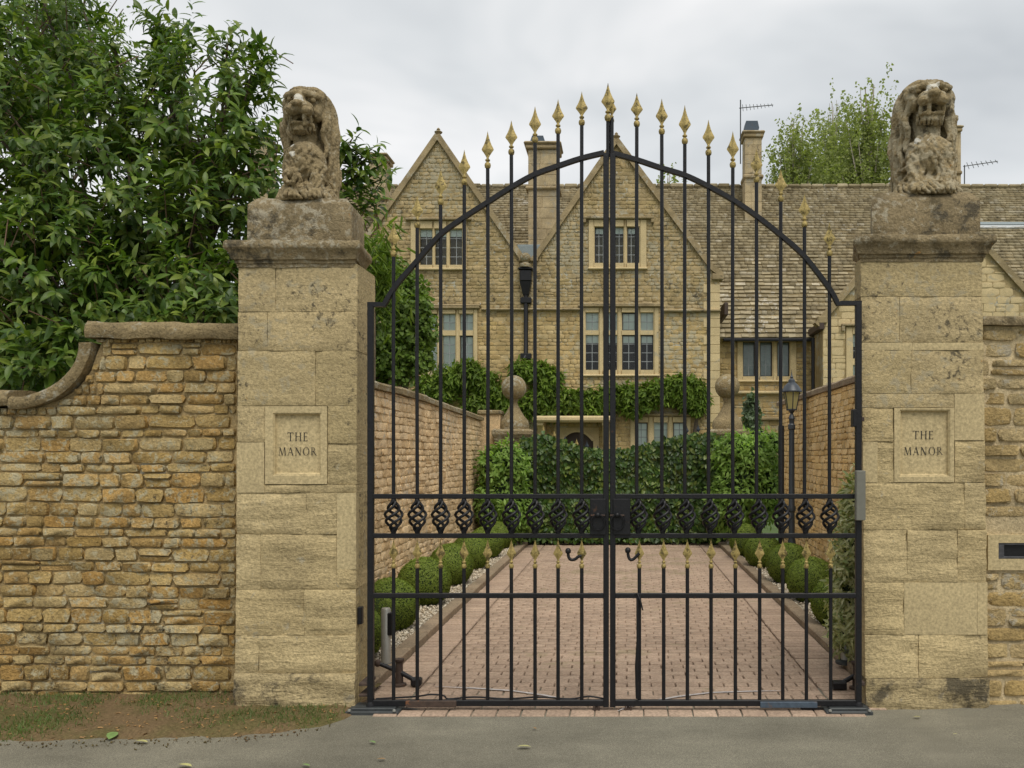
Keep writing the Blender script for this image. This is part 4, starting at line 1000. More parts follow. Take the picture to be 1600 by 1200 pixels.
def gate(side):
    Lf = side == 'left'
    lab = ('black iron gate leaf hung on the left pillar, gilt spear finials, arched top' if Lf else 'black iron gate leaf hung on the right pillar, gilt spears, bluish patch on bottom rail')
    hp = 579.5 if Lf else 1341; cp = 947 if Lf else 957.5; arch = archL if Lf else archR
    t = thing('gate_leaf', lab, 'gate', (gx(hp), GYP, 0), 'pair of entrance gate leaves')
    B = M['black']; q = .0185; y = GYP
    ztop = gz(478)
    MB().box(gx(hp)-q, gx(hp)+q, y-q, y+q, gz(1106), ztop+.018, .003).build('hinge_stile', B, t)
    st = MB().box(gx(cp)-.0175, gx(cp)+.0175, y-.018, y+.018, gz(1104), gz(240 if Lf else 241), .003).build('meeting_stile', B, t)
    lo, hi = sorted((hp, cp)); sg = 1 if Lf else -1
    xh, xc = gx(hp)+sg*q, gx(cp)-sg*.019; xa, xb = min(xh, xc), max(xh, xc)
    for nm, pc, hh in (('rail', 775.5, .015), ('rail', 837, .0145), ('rail', 930.5, .015), ('bottom_rail', 1098, .0185)):
        MB().box(xa-.004, xb+.004, y-.016, y+.016, gz(pc)-hh, gz(pc)+hh, .003).build(nm, B, t)
    ap = smooth_pts(arch); w2 = [(gx(a), gz(b)) for a, b in ap]
    if Lf: w2 = [(gx(hp)-q, gz(476)), (gx(596), gz(476))]+w2
    else: w2 = w2+[(gx(1313), gz(474)), (gx(hp)+q, gz(474))]
    MB().strip(w2, .028, y-.017, y+.017).build('arch_bar', B, t)
    for (p, tip, ball) in (upL if Lf else upR):
        lw = random.Random(p).uniform(-.003, .003)
        b = MB().tube([(gx(p), y, gz(775)), (gx(p)+lw, y, gz((775+ball)/2)), (gx(p), y, gz(ball+2))], .0115, 8).build('bar', B, t, smooth=60)
        mb = MB(); spear(mb, gx(p), y, gz(ball), gz(tip), .076); mb.build('spear_finial', M['gold'], b, smooth=35)
    # centre finial on each meeting stile
    cpx = 950 if Lf else 956
    b = MB().tube([(gx(cpx), y, gz(245)), (gx(cpx), y, gz(185))], .012, 8).build('bar', B, t, smooth=60)
    mb = MB(); yy = y+(-.006 if Lf else .012); spear(mb, gx(cpx), yy, gz(184 if Lf else 187), gz(130 if Lf else 148), .084 if Lf else .058); mb.build('spear_finial', M['gold'], b, smooth=35)
    for p in (loL if Lf else loR):
        b = MB().tube([(gx(p), y, gz(1096)), (gx(p), y, gz(886))], .0115, 8).build('bar', B, t, smooth=60)
        mb = MB(); spear(mb, gx(p), y, gz(884), gz(842), .060); mb.build('spear_finial', M['gold'], b, smooth=35)
        pb = p if Lf else p-1.5
        basket(gx(pb), y, gz(834), gz(779)).build('twisted_basket', B, t, smooth=60)
    # lock plate, ring handle, hook
    l0, l1 = (922, 947) if Lf else (958, 985)
    lp = MB().box(gx(l0), gx(l1), y-.03, y-.002, gz(835), gz(779), .003).build('lock_plate', B, t)
    rx, rzz = (gx(934.5), gz(804)) if Lf else (gx(964.5), gz(804))
    pts = [(rx+.042*math.sin(a), y-.045-.004*math.cos(a), rzz-.046+.048*math.cos(a)) for a in [2*math.pi*i/22 for i in range(23)]]
    MB().tube(pts, .0055, 6, cap=False).build('ring_handle', M['black'], lp, smooth=60)
    MB().lathe(0, 0, [(.006, -.02), (.010, 0), (.017, .012), (.017, .022), (.008, .032)], 10, M=Matrix.Translation((rx, y-.032, rzz)) @ Matrix.Rotation(R(90), 4, 'X')).build('handle_boss', M['black'], lp, smooth=50)
    MB().box(rx-.045, rx+.045, y-.04, y-.03, rzz-.008, rzz+.002, .002).build('latch_bar', M['rust'], lp)
    hk = [(909, 868), (904, 869), (899, 873), (893, 874), (889, 870), (888, 861)] if Lf else [(999, 864), (995, 868), (990, 873), (985, 874), (982, 869), (981, 860)]
    mb = MB().tube([(gx(a), y-.02, gz(b)) for a, b in smooth_pts(hk, 3)], .010, 7); e = hk[-1]
    mb.lathe(gx(e[0]), y-.02, [(.004, gz(e[1])-.018), (.017, gz(e[1])-.008), (.0185, gz(e[1])+.006), (.012, gz(e[1])+.018), (.003, gz(e[1])+.022)], 10)
    mb.build('hook', M['black'], t, smooth=60)
    # drop bolt at the foot
    dp = 932 if Lf else 981.5
    db = MB()
    for o in (-.016, .016): db.box(gx(dp)+o-.005, gx(dp)+o+.005, y-.016, y+.014, gz(1115), gz(1101), .002)
    db.box(gx(dp)-.024, gx(dp)+.024, y-.012, y+.010, gz(1108.5), gz(1106.5), 0).lathe(gx(dp), y, [(.009, gz(1116)), (.009, gz(1099))], 8)
    db.build('drop_bolt', M['rust'], t)
    if Lf:
        MB().box(gx(635), gx(714), y-.026, y+.01, gz(1103.5), gz(1093.5), .003).build('rail_sleeve', M['rust'], t)
        pts = [(gx(a), y+.03, gz(b)) for a, b in smooth_pts([(585, 1094), (620, 1092), (650, 1090), (672, 1087), (692, 1089), (700, 1094), (740, 1091), (790, 1094), (840, 1091), (890, 1094), (920, 1090), (944, 1094)], 4)]
        MB().tube(pts, .006, 5).build('cable', M['black'], t, smooth=80)
        MB().box(gx(590), gx(655), y+.0, y+.03, gz(1110), gz(1106), 0, M=Matrix.Translation((gx(620), 0, gz(1106))) @ Matrix.Rotation(R(6), 4, 'Y') @ Matrix.Translation((-gx(620), 0, -gz(1106)))).build('drive_arm', M['black'], t)
        hb = [(562, 1069, 575, .010), (562, 1086, 576, .008)]
    else:
        MB().box(gx(1187), gx(1276), y-.026, y+.01, gz(1104.5), gz(1095), .003).build('rail_sleeve', M['bluepaint'], t)
        MB().box(gx(1252), gx(1340), y+.0, y+.03, gz(1110), gz(1106), 0).build('drive_arm', M['black'], t)
        pts = [(gx(1000), y-.01, gz(927)), (gx(1000), y-.022, gz(935)), (gx(1004), y-.03, gz(952)), (gx(1001), y-.024, gz(940)), (gx(996), y-.02, gz(926)), (gx(992), y-.02, gz(928))]
        MB().tube(pts, .005, 5).build('cable', M['black'], t, smooth=80)
        MB().tube([(gx(996), y-.018, gz(932)), (gx(997), y-.022, gz(1000)), (gx(995), y-.024, gz(1040)), (gx(996), y-.018, gz(1090))], [.008, .011, .013, .012], 7).build('bolt_rod', B, t, smooth=80)
        hb = [(1345, 1068, 1350, .012), (1345, 655, 1349, .014)]
        MB().box(gx(1331), gx(1337), y-.03, y+.03, gz(667), gz(640), .003).build('hinge_bracket', B, t)
    for a, b, c, r in hb:
        xx = sorted((gx(a), gx(c))); MB().box(xx[0]-.004, xx[1]+.004, y-.012, y+.16, gz(b)-r, gz(b)+r, .003).build('hinge_pin', M['rust'], t)
    MB().lathe(gx(hp), y, [(.03, -.01), (.03, .03), (.022, .05), (.022, gz(1104))], 10).build('pivot', B, t, smooth=50)
    return t
gate('left'); gate('right')
# ---- gate hardware standing beside the leaves
def op_box(label, a, b, py0, py1, side):
    t = thing('gate_operator', label, 'gate operator', (X((a+b)/2, .15), .15, 0), 'underground gate operator boxes')
    x0, x1 = X(a, .05), X(b, .05)
    MB().box(x0, x1, -.13, .06, -.1, .010, .004).build('cover_plate', M['opbox'], t)
    MB().box(x0+.03, x1-.03, -.10, .04, .010, .022, .004).build('raised_lid', M['opbox'], t)
    for k in (.08, .92): MB().lathe(x0+(x1-x0)*k, -.13, [(.010, .012), (.010, .022), (.005, .025)], 8).build('bolt', M['steel'], t)
op_box('low grey metal operator box at the foot of the left gate leaf', 553, 634, 1100, 1117, 0)
op_box('low grey metal operator box at the foot of the right gate leaf', 1281, 1352, 1105, 1120, 1)
def photocell(label, px, base, top, hide=0):
    y = GY(base, .04); x = X(px, y); zt = Z(top, y); t = thing('sensor_post', label, 'sensor post', (x, y, .03), 'photocell posts inside the gate')
    MB().lathe(x, y, [(.036, .03), (.036, zt-.012), (.03, zt)], 14).build('tube', M['steel'], t, smooth=40)
    MB().lathe(x, y, [(.075, .028), (.075, .045), (.05, .055), (.04, .06)], 16).build('base_flange', M['opbox'], t, smooth=40)
    s = 1 if px < 975 else -1
    MB().box(x+s*.026-.02, x+s*.026+.03, y-.03, y+.03, zt-.20, zt-.03, .006).build('sensor_head', M['black'], t)
photocell('slim silver sensor tube standing in the gravel behind the left gate leaf', 603, 1040, 950)
photocell('short silver sensor tube half hidden by the variegated shrub', 1321, 1034, 975)
def gate_stop(label, px, py, s):
    y = GY(py); x = X(px, y); t = thing('gate_stop', label, 'gate stop', (x, y, 0), 'iron gate stops on the drive')
    MB().lathe(x, y, [(.05, 0), (.05, .012), (.028, .02), (.024, .16), (.034, .17), (.034, .185)], 10).build('post', M['rust'], t, smooth=45)
    a = MB(); a.tube([(x-s*.15, y+.0, .155), (x, y, .095), (x+s*.12, y-.03, .04)], [.014, .018, .016], 8); a.build('lever', M['black'], t, smooth=60)
    MB().box(x+s*.09, x+s*.16, y-.06, y+.01, .005, .06, .01).build('catch', M['black'], t)
    MB().lathe(x-s*.15, y, [(.01, .13), (.024, .145), (.024, .165), (.01, .18)], 9).build('weight', M['rust'], t, smooth=60)
gate_stop('rusty iron gate stop on the pavers behind the left leaf', 624, 1071, 1)
gate_stop('black iron gate stop on the pavers behind the right leaf', 1338, 1076, -1)
bx = MB().box(gx(1333.5), gx(1348), -.115, -.07, gz(812), gz(735), .004).build('metal_box', M['greybox']); tag(bx, 'narrow grey metal box fixed upright beside the right pillar', 'metal box')
bx = MB().box(X(557, .02), X(557, .02)+.03, .03, .075, Z(975, .05), Z(948, .05), .004).build('sensor_box', M['black']); tag(bx, 'small black sensor box on the inner face of the left pillar', 'sensor box')
# ================================================================== FALLEN LEAVES
FL = leaf_tmpl(1, .5, 3, .25, .15)
spots = [(170, 1156, .13, 'fallgreen', 'large crumpled green leaf lying where the verge meets the road', 15), (231, 1160, .085, 'fallyellow', 'pale yellow-green leaf on the road edge below the left wall', 80), (587, 1161, .055, 'fallgreen', 'small green leaf on the asphalt in front of the left gate leaf', 60),
         (603, 1186, .05, 'deadleaf', 'small brown leaf on the asphalt nearest the bottom of the photo', 100), (838, 1139, .035, 'deadleaf', 'tiny orange-brown leaf on the asphalt before the gate', 40), (830, 1167, .08, 'fallyellow', 'thin straw-coloured leaf on the asphalt before the gate centre', 95), (300, 1198, .09, 'fallyellow', 'yellow-green leaf cut by the bottom edge, left side', 75),
         (484, 1197, .055, 'fallgreen', 'light green leaf by the bottom edge in front of the left pillar', 65), (1497, 1148, .03, 'fallyellow', 'tiny pale leaf on the asphalt in front of the right pillar', 85), (1440, 1121, .05, 'fallyellow', 'thin pale leaf at the foot of the right pillar', 90)]
for px, py, L, mt, lab, a in spots:
    y = GY(py); x = X(px, y); me = bpy.data.meshes.new('fallen_leaf'); me.from_pydata(FL[0], [], FL[1]); me.materials.append(M[mt])
    o = link(bpy.data.objects.new('fallen_leaf', me)); o.scale = (L, L, L*.8); o.rotation_euler = (R(9), R(8), R(a)); o.location = (x, y, road_z(x)+.012+.02*L); tag(o, lab, 'leaf', 'leaves fallen on the road')
# ================================================================== DRIVE SIDE WALLS
def side_wall(label, s, y0, y1, topf, mat, seed, vis, pier=None):
    rg = random.Random(seed); xw = 2.55*s; L = y1-y0; tm = stone_templates(mat, 10, seed, rnd=.04)
    t = thing('drive_wall', label, 'wall', (xw, y0, 0), 'walls flanking the drive')
    n = 60; yy = [y0+L*i/n for i in range(n+1)]; vs = []; fs = []
    for y in yy: vs += [(xw+s*.011, y, -.2), (xw+s*.011, y, topf(y)), (xw+s*.36, y, topf(y)), (xw+s*.36, y, -.2)]
    for i in range(n):
        for k in range(4): k2 = (k+1) % 4; fs.append((i*4+k, i*4+k2, i*4+4+k2, i*4+4+k))
    fs += [(0, 1, 2, 3), (n*4+3, n*4+2, n*4+1, n*4)]
    core = MB().add(vs, fs).build('wall_core', M['mortar_pale'] if s < 0 else M['mortar'], t)
    if s < 0: org, u = (xw, y0, 0), (0, 1, 0); Hf = lambda q: topf(y0+q)
    else: org, u = (xw, y1, 0), (0, -1, 0); Hf = lambda q: topf(y1-q)
    cells = courses(L, Hf, (.06, .105), (.14, .28), rg, split=.08, zbase=0)
    place(cells, org, u, (-s, 0, 0), tm, core, 'stone', rg, gap=.008, depth=.1, proud=.0055, wav=.03, vis=vis)
    # far end face stones
    # coping of small stones on edge
    y = y0; rr = random.Random(seed+1)
    while y < y1:
        l = rr.uniform(.5, .75) if s < 0 else rr.uniform(.09, .13); l = min(l, y1-y)
        if l < .04: break
        z0, z1 = topf(y+.005), topf(y+l-.005); hgt = .085+rr.uniform(-.006, .006)
        vs = []
        for (yy_, zz) in ((y+.004, z0), (y+l-.004, z1)):
            vs += [(xw-s*.035, yy_, zz+.004), (xw-s*.04, yy_, zz+hgt*.7), (xw-s*.01, yy_, zz+hgt), (xw+s*.4, yy_, zz+hgt), (xw+s*.4, yy_, zz+.004)]
        fs = [tuple(range(5)), tuple(range(9, 4, -1))]+[(i, (i+1) % 5, 5+(i+1) % 5, 5+i) for i in range(5)]
        MB().add(vs, fs).build('coping_stone', M['coping'] if s < 0 else M['kerb'], t)
        y += l
    return t
def topL(y):
    b = 1.6+.297*2.55-.085
    return b+.02*mnoise.noise(Vector((y*1.3, 0, 3))) if y < 6.35 else b-.02-.06*(y-6.35)/3.9
side_wall('pale peach drive wall of coursed stone, left of the drive', -1, .45, 10.1, topL, M['inner'], 21, lambda px, py, c: 588 < px < 760 and py < 880)
side_wall('orange-tan drive wall of coursed stone, right of the drive behind the lamp', 1, .45, 8.85, lambda y: 1.6+.342*2.55-.085, M['inner_o'], 22, lambda px, py, c: 1215 < px < 1336 and py < 860)
# ================================================================== BALL-TOPPED INNER PILLARS
def ball_pillar(label, px, cy, rpx):
    Y = 10.35; sc = (Y+D0)/F; x = X(px, Y); zz = lambda p: Z(p, Y)
    t = thing('ball_pillar', label, 'gate pillar', (x, Y, 0), 'ball-topped pillars behind the hedge')
    hw = 25*sc
    MB().lathe(x, Y, [(hw, -.1), (hw, zz(694))], 4, sq=True).build('shaft', M['dress'], t)
    MB().lathe(x, Y, [(hw*1.0, zz(694)), (hw*1.04, zz(692)), (hw*1.08, zz(686)), (hw*1.18, zz(681)), (hw*1.22, zz(679)), (hw*1.22, zz(674)), (hw*1.1, zz(671))], 4, sq=True).build('cap', M['capstone'], t)
    MB().lathe(x, Y, [(23*sc, zz(671)), (24*sc, zz(664)), (22*sc, zz(657)), (16*sc, zz(650)), (11*sc, zz(642)), (7*sc, zz(634)), (5.5*sc, zz(629)), (7*sc, zz(625)), (7*sc, zz(622))], 16).build('neck', M['coping'], t, smooth=40)
    r = rpx*sc; zc = zz(cy); pr = [(max(.001, r*math.sin(a)), zc-r*math.cos(a)) for a in [math.pi*i/14 for i in range(15)]]
    MB().lathe(x, Y, pr, 22).build('ball', M['coping'], t, smooth=180)
    return t
ball_pillar('stone pillar topped with a ball, behind the pale left shrub', 803, 606, 19.5)
ball_pillar('stone pillar topped with a ball, behind the bright right shrub', 1136.5, 604, 19.5)
# stub wall linking left wall and pillar
st = thing('stub_wall', 'short stone stub wall between the left drive wall and the ball pillar', 'wall', (X(775, 10.3), 10.3, 0))
MB().box(-2.6, X(783, 10.3), 10.16, 10.5, -.1, Z(648, 10.2)).build('wall_core', M['inner'], st)
MB().box(-2.64, X(785, 10.3), 10.12, 10.54, Z(648, 10.2), Z(641, 10.2), .02).build('coping_stone', M['coping'], st)
# ================================================================== CLIPPED BOX BALLS
def box_ball_mesh():
    rg = np.random.default_rng(77); e = [(0, 0, 0, 1, 1, 1)]
    n = 15000; d = rg.normal(size=(n, 3)); d /= np.linalg.norm(d, axis=1)[:, None]; d = d[d[:, 2] > -.93]; n = len(d)
    l = np.array([mnoise.fractal(Vector(x)*2.2, .9, 2, 3) for x in d]); r = 1+.03*l+rg.normal(size=n)*.013
    p = d*r[:, None]; fw = d*.25+rg.normal(size=(n, 3))*.8; nr = d*1.4+rg.normal(size=(n, 3))*.26
    A = leaf_mats(p*.975, fw, nr, rg.uniform(.035, .062, n), .62)
    me = inst_mesh('crown', LEAF_Q, A, M['boxleaf'])
    vn = np.repeat(d+rg.normal(size=(n, 3))*.16, len(LEAF_Q[0]), axis=0); vn /= np.linalg.norm(vn, axis=1)[:, None]
    me.polygons.foreach_set('use_smooth', np.ones(len(me.polygons), bool)); me.normals_split_custom_set_from_vertices([tuple(q) for q in vn]); return me
def lump_sphere(r=1., n=26, amp=.05, seed=0):
    vs = []; fs = []
    for i in range(n//2+1):
        th = math.pi*i/(n//2)
        for k in range(n):
            ph = 2*math.pi*k/n; d = Vector((math.sin(th)*math.cos(ph), math.sin(th)*math.sin(ph), math.cos(th))); vs.append(d*r*(1+amp*mnoise.noise(d*2.2+Vector((seed, 0, 0)))))
    for i in range(n//2):
        for k in range(n): k2 = (k+1) % n; fs.append((i*n+k, i*n+k2, i*n+n+k2, i*n+n+k))
    return vs, fs
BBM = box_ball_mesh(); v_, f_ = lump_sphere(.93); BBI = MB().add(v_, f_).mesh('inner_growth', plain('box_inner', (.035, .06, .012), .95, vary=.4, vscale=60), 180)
BBT = MB().tube([(0, 0, -1.25), (.02, 0, -.6)], [.12, .09], 7).mesh('trunk', M['bark'])
def box_ball(label, x, y, r, k, sq=.97):
    rr = random.Random(k); t = thing('box_ball', label, 'box ball', (x, y, .03), 'clipped box balls along the drive')
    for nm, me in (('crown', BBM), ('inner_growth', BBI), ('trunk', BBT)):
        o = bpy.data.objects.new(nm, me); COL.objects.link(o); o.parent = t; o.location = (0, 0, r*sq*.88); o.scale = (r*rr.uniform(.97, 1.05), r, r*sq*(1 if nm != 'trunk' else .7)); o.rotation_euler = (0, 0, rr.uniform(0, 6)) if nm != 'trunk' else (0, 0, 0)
        if nm == 'trunk': o.scale = (r, r, r*.8)
LB = [(1.15, .23), (2.28, .255), (3.6, .272), (5.0, .272), (6.4, .27), (7.7, .265), (8.95, .25)]
nml = ['nearest clipped box ball on the left, cut by the left gate post', 'second box ball from the gate in the left row', 'third box ball from the gate in the left row', 'fourth box ball from the gate in the left row', 'fifth box ball from the gate in the left row', 'sixth box ball from the gate in the left row', 'farthest box ball of the left row, below the pale shrub']
for k, ((y, r), nm) in enumerate(zip(LB, nml)): box_ball(nm, -2.09 if k else -2.07, y, r, k)
RB = [(1.45, .20), (2.45, .25), (3.8, .26), (5.15, .265), (6.6, .255), (7.95, .27)]
nmr = ['small box ball low behind the right sensor tube', 'box ball half covered by the variegated shrub in the right row', 'third box ball from the gate in the right row', 'fourth box ball from the gate in the right row, before the lamp post', 'fifth box ball from the gate in the right row', 'farthest box ball of the right row, below the bright shrub']
for k, ((y, r), nm) in enumerate(zip(RB, nmr)): box_ball(nm, (2.12, 1.96, 2.0, 2.02, 1.93, 1.9)[k], y, r, 20+k)
# ================================================================== LAMP POST
LYY = 6.55; lx = X(1237, LYY); lz = lambda p: Z(p, LYY); ls_ = (LYY+D0)/F
t = thing('lamp_post', 'black lamp post with a glazed lantern beside the right drive wall', 'lamp post', (lx, LYY, 0)); B = M['bluegrey']
MB().lathe(lx, LYY, [(.11, 0), (.11, .10), (.085, .13), (.075, .3), (.06, .34), (.055, .40), (.044, .44), (.042, lz(800)), (.055, lz(798)), (.055, lz(792)), (.042, lz(789)), (.038, lz(672)), (.052, lz(670)), (.05, lz(664)), (.036, lz(662)), (.036, lz(656)), (.046, lz(654)), (.034, lz(650)), (.02, lz(646)), (.05, lz(641)), (.06, lz(639.5))], 14).build('post', B, t, smooth=35)
zt, zb = lz(612), lz(640)
r0, r1 = .067, .118
fr = MB(); hx6 = [(math.cos(R(60*k+30)), math.sin(R(60*k+30))) for k in range(6)]
for c, s in hx6: fr.tube([(lx+r0*c, LYY+r0*s, zb), (lx+r1*c, LYY+r1*s, zt)], .007, 5)
lan = fr.lathe(lx, LYY, [(r0+.008, zb-.012), (r0+.008, zb+.006)], 6).lathe(lx, LYY, [(r1+.012, zt-.008), (r1+.012, zt+.006)], 6).build('lantern_frame', B, t)
for k in range(6):
    (c0, s0), (c1, s1) = hx6[k], hx6[(k+1) % 6]; f = .97
    MB().add([(lx+r0*f*c0, LYY+r0*f*s0, zb), (lx+r0*f*c1, LYY+r0*f*s1, zb), (lx+r1*f*c1, LYY+r1*f*s1, zt), (lx+r1*f*c0, LYY+r1*f*s0, zt)], [(0, 1, 2, 3)]).build('pane', M['lampglass'], lan)
MB().lathe(lx, LYY, [(.02, zb), (.02, zb+.05), (.032, zb+.07), (.036, zb+.11), (.02, zb+.15)], 10).build('bulb', M['bulb'], lan, smooth=60)
MB().lathe(lx, LYY, [(.145, lz(612.5)), (.145, lz(611)), (.10, lz(603)), (.06, lz(598.5)), (.05, lz(598)), (.045, lz(594)), (.02, lz(591)), (.024, lz(589)), (.012, lz(587)), (.005, lz(582)), (.002, lz(577))], 12).build('lantern_roof', B, t, smooth=30)
MB().box(lx-.17, lx-.1, LYY+.02, LYY+.1, 0, lz(665), .004).build('black_post', M['black'])
o = bpy.data.objects['black_post']; tag(o, 'plain black square post just behind the lamp post', 'post')
# ================================================================== IVY SCREEN ON INNER GATES
HY = 10.0
scr = thing('ivy_screen', 'dense dark ivy covering the inner gates at the end of the drive', 'hedge', (0, HY, 0))
rg = np.random.default_rng(4)
tops = [(818, 690), (835, 686), (850, 684), (880, 694), (915, 704), (950, 709), (985, 706), (1010, 700), (1040, 691), (1065, 687), (1085, 683), (1115, 684), (1130, 690)]
def scr_top(px):
    for (a, b), (c, d) in zip(tops, tops[1:]):
        if a <= px <= c: return b+(d-b)*(px-a)/(c-a)
    return 690
n = 15000; px = rg.uniform(815, 1132, n); zt = np.array([Z(scr_top(q), HY) for q in px]); zv = .08+rg.random(n)**.9*(zt-.08)*1.0
zv = np.where(rg.random(n) < .12, zt+rg.normal(size=n)*.035, zv)
x = np.array([X(q, HY) for q in px]); bump = np.array([mnoise.fractal(Vector((a*1.6, 0, c*1.6)), .9, 2, 3) for a, c in zip(x, zv)])
y = HY-.13-.10*bump+rg.uniform(-.06, .05, n); p = np.c_[x, y, zv]
fw = np.c_[rg.normal(size=n)*.6, -np.abs(rg.normal(size=n))*.4, -.6-np.abs(rg.normal(size=n))*.4]; nr = np.c_[rg.normal(size=n)*.45, -np.ones(n), .25+rg.normal(size=n)*.4]
A = leaf_mats(p, fw, nr, rg.uniform(.05, .095, n), .85)
link(bpy.data.objects.new('ivy_leaves', inst_mesh('ivy_leaves', LEAF_Q, A, M['ivy'])), scr); kind(bpy.data.objects['ivy_leaves'], 'stuff')
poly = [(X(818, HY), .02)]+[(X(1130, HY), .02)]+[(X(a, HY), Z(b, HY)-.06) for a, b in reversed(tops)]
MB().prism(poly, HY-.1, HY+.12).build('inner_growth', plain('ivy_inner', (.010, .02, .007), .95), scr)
mb = MB().box(X(818, HY), X(1132, HY), HY-.02, HY+.02, .02, .06); mb.build('bottom_rail', M['black'], scr)
for px, tip, mt in ((849, 664, 'gold'), (866, 672, 'gold'), (883, 680, 'bluegrey'), (901, 685, 'gold'), (917, 688, 'bluegrey'), (934, 695, 'bluegrey'), (967, 700, 'bluegrey'), (987, 700, 'bluegrey'), (1005, 694, 'bluegrey'), (1022, 692, 'bluegrey'), (1038, 684, 'bluegrey'), (1056, 680, 'bluegrey'), (1073, 664, 'bluegrey'), (1091, 662, 'bluegrey')):
    b = MB().tube([(X(px, HY), HY+.0, .05), (X(px, HY), HY, Z(tip+17, HY))], .012, 6).build('bar', M['black'], scr)
    mb = MB(); spear(mb, X(px, HY), HY, Z(tip+17, HY), Z(tip, HY), .075); mb.build('spear_finial', M[mt], b, smooth=35)
# ================================================================== SHRUBS AT THE END OF THE DRIVE
def shrub(name, label, ells, n, size, mat, seed, base, stems=5, cat='shrub', tmpl=None, fill=None, **kw):
    t = thing(name, label, cat, base); E = [(X(a, Y), Y, Z(b, Y), rx, ry, rz) for a, b, Y, rx, ry, rz in ells]
    f = foliage('foliage', E, n, size, mat, t, seed, tmpl=tmpl, **kw); kind(f, 'stuff')
    rr = random.Random(seed); mb = MB()
    for k in range(stems):
        e = E[rr.randrange(len(E))]; q = Vector(e[:3])+Vector((rr.uniform(-.5, .5)*e[3], rr.uniform(-.4, .4)*e[4], rr.uniform(-.2, .5)*e[5])); b = Vector(base)+Vector((rr.uniform(-.08, .08), rr.uniform(-.08, .08), 0))
        m = (b+q)/2+Vector((rr.uniform(-.1, .1), rr.uniform(-.1, .1), .1)); mb.tube([b, m, q], [.02, .014, .006], 5)
    mb.build('stem', M['bark'], t)
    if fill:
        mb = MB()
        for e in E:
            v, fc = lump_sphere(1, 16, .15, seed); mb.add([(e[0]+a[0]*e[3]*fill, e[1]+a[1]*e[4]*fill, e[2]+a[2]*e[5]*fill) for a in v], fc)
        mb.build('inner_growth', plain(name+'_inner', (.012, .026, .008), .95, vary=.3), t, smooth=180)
    return t
S3 = leaf_tmpl(1, .42, 2, .2, .3)
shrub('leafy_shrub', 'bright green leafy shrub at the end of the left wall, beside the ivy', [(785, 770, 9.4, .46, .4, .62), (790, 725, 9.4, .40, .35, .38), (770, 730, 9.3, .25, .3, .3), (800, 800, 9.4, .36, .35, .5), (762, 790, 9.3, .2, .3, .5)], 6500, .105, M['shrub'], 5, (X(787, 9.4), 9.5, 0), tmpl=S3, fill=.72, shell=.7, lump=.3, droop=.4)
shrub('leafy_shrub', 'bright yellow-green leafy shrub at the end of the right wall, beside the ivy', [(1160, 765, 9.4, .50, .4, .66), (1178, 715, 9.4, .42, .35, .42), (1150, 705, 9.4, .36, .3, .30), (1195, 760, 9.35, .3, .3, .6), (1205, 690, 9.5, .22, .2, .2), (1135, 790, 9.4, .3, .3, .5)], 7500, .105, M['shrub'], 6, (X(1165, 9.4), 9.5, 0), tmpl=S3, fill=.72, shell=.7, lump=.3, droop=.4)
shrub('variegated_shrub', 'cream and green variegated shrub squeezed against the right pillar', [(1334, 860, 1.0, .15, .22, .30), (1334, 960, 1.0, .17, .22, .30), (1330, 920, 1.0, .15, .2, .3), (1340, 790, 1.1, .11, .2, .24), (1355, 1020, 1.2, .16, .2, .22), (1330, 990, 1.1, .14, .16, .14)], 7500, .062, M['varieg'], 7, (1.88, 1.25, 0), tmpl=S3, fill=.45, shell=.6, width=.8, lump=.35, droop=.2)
shrub('olive_tree', 'small grey-green tree clipped on a stem behind the right shrub', [(1174, 645, 12.5, .17, .17, .4), (1178, 672, 12.5, .16, .16, .2)], 900, .07, M['olive'], 8, (X(1175, 12.5), 12.5, 0), stems=2, cat='tree', shell=.3, lump=.3)
# ================================================================== MANOR HOUSE
HYF = 21.7; rg = random.Random(99)
hx = lambda p: X(p, HYF)
hz = lambda p: Z(p, HYF)
house = thing('manor_house', 'gabled honey stone manor house with mullioned windows and stone slate roof', 'house', (0, 25, 0))
HT = stone_templates(M['house'], 8, 31, grid=(4, 4), rnd=.07)
HG = stone_templates(M['house_grey'], 8, 37, grid=(4, 4), rnd=.07)
def strips(mb, xs, topf, botz, holes, Y, th):
    """wall sheet with openings: vertical strips with a sloping top"""
    xs = sorted(set(xs+[h[0] for h in holes]+[h[1] for h in holes]))
    for a, b in zip(xs, xs[1:]):
        if b-a < 1e-5: continue
        m = (a+b)/2; hs = sorted([(h[2], h[3]) for h in holes if h[0] < m < h[1]]); z = botz
        for (h0, h1) in hs: mb.box(a, b, Y, Y+th, z, h0); z = h1
        ta, tb = topf(a+1e-6), topf(b-1e-6); mb.prism([(a, z), (b, z), (b, tb), (a, ta)], Y, Y+th)
    return mb
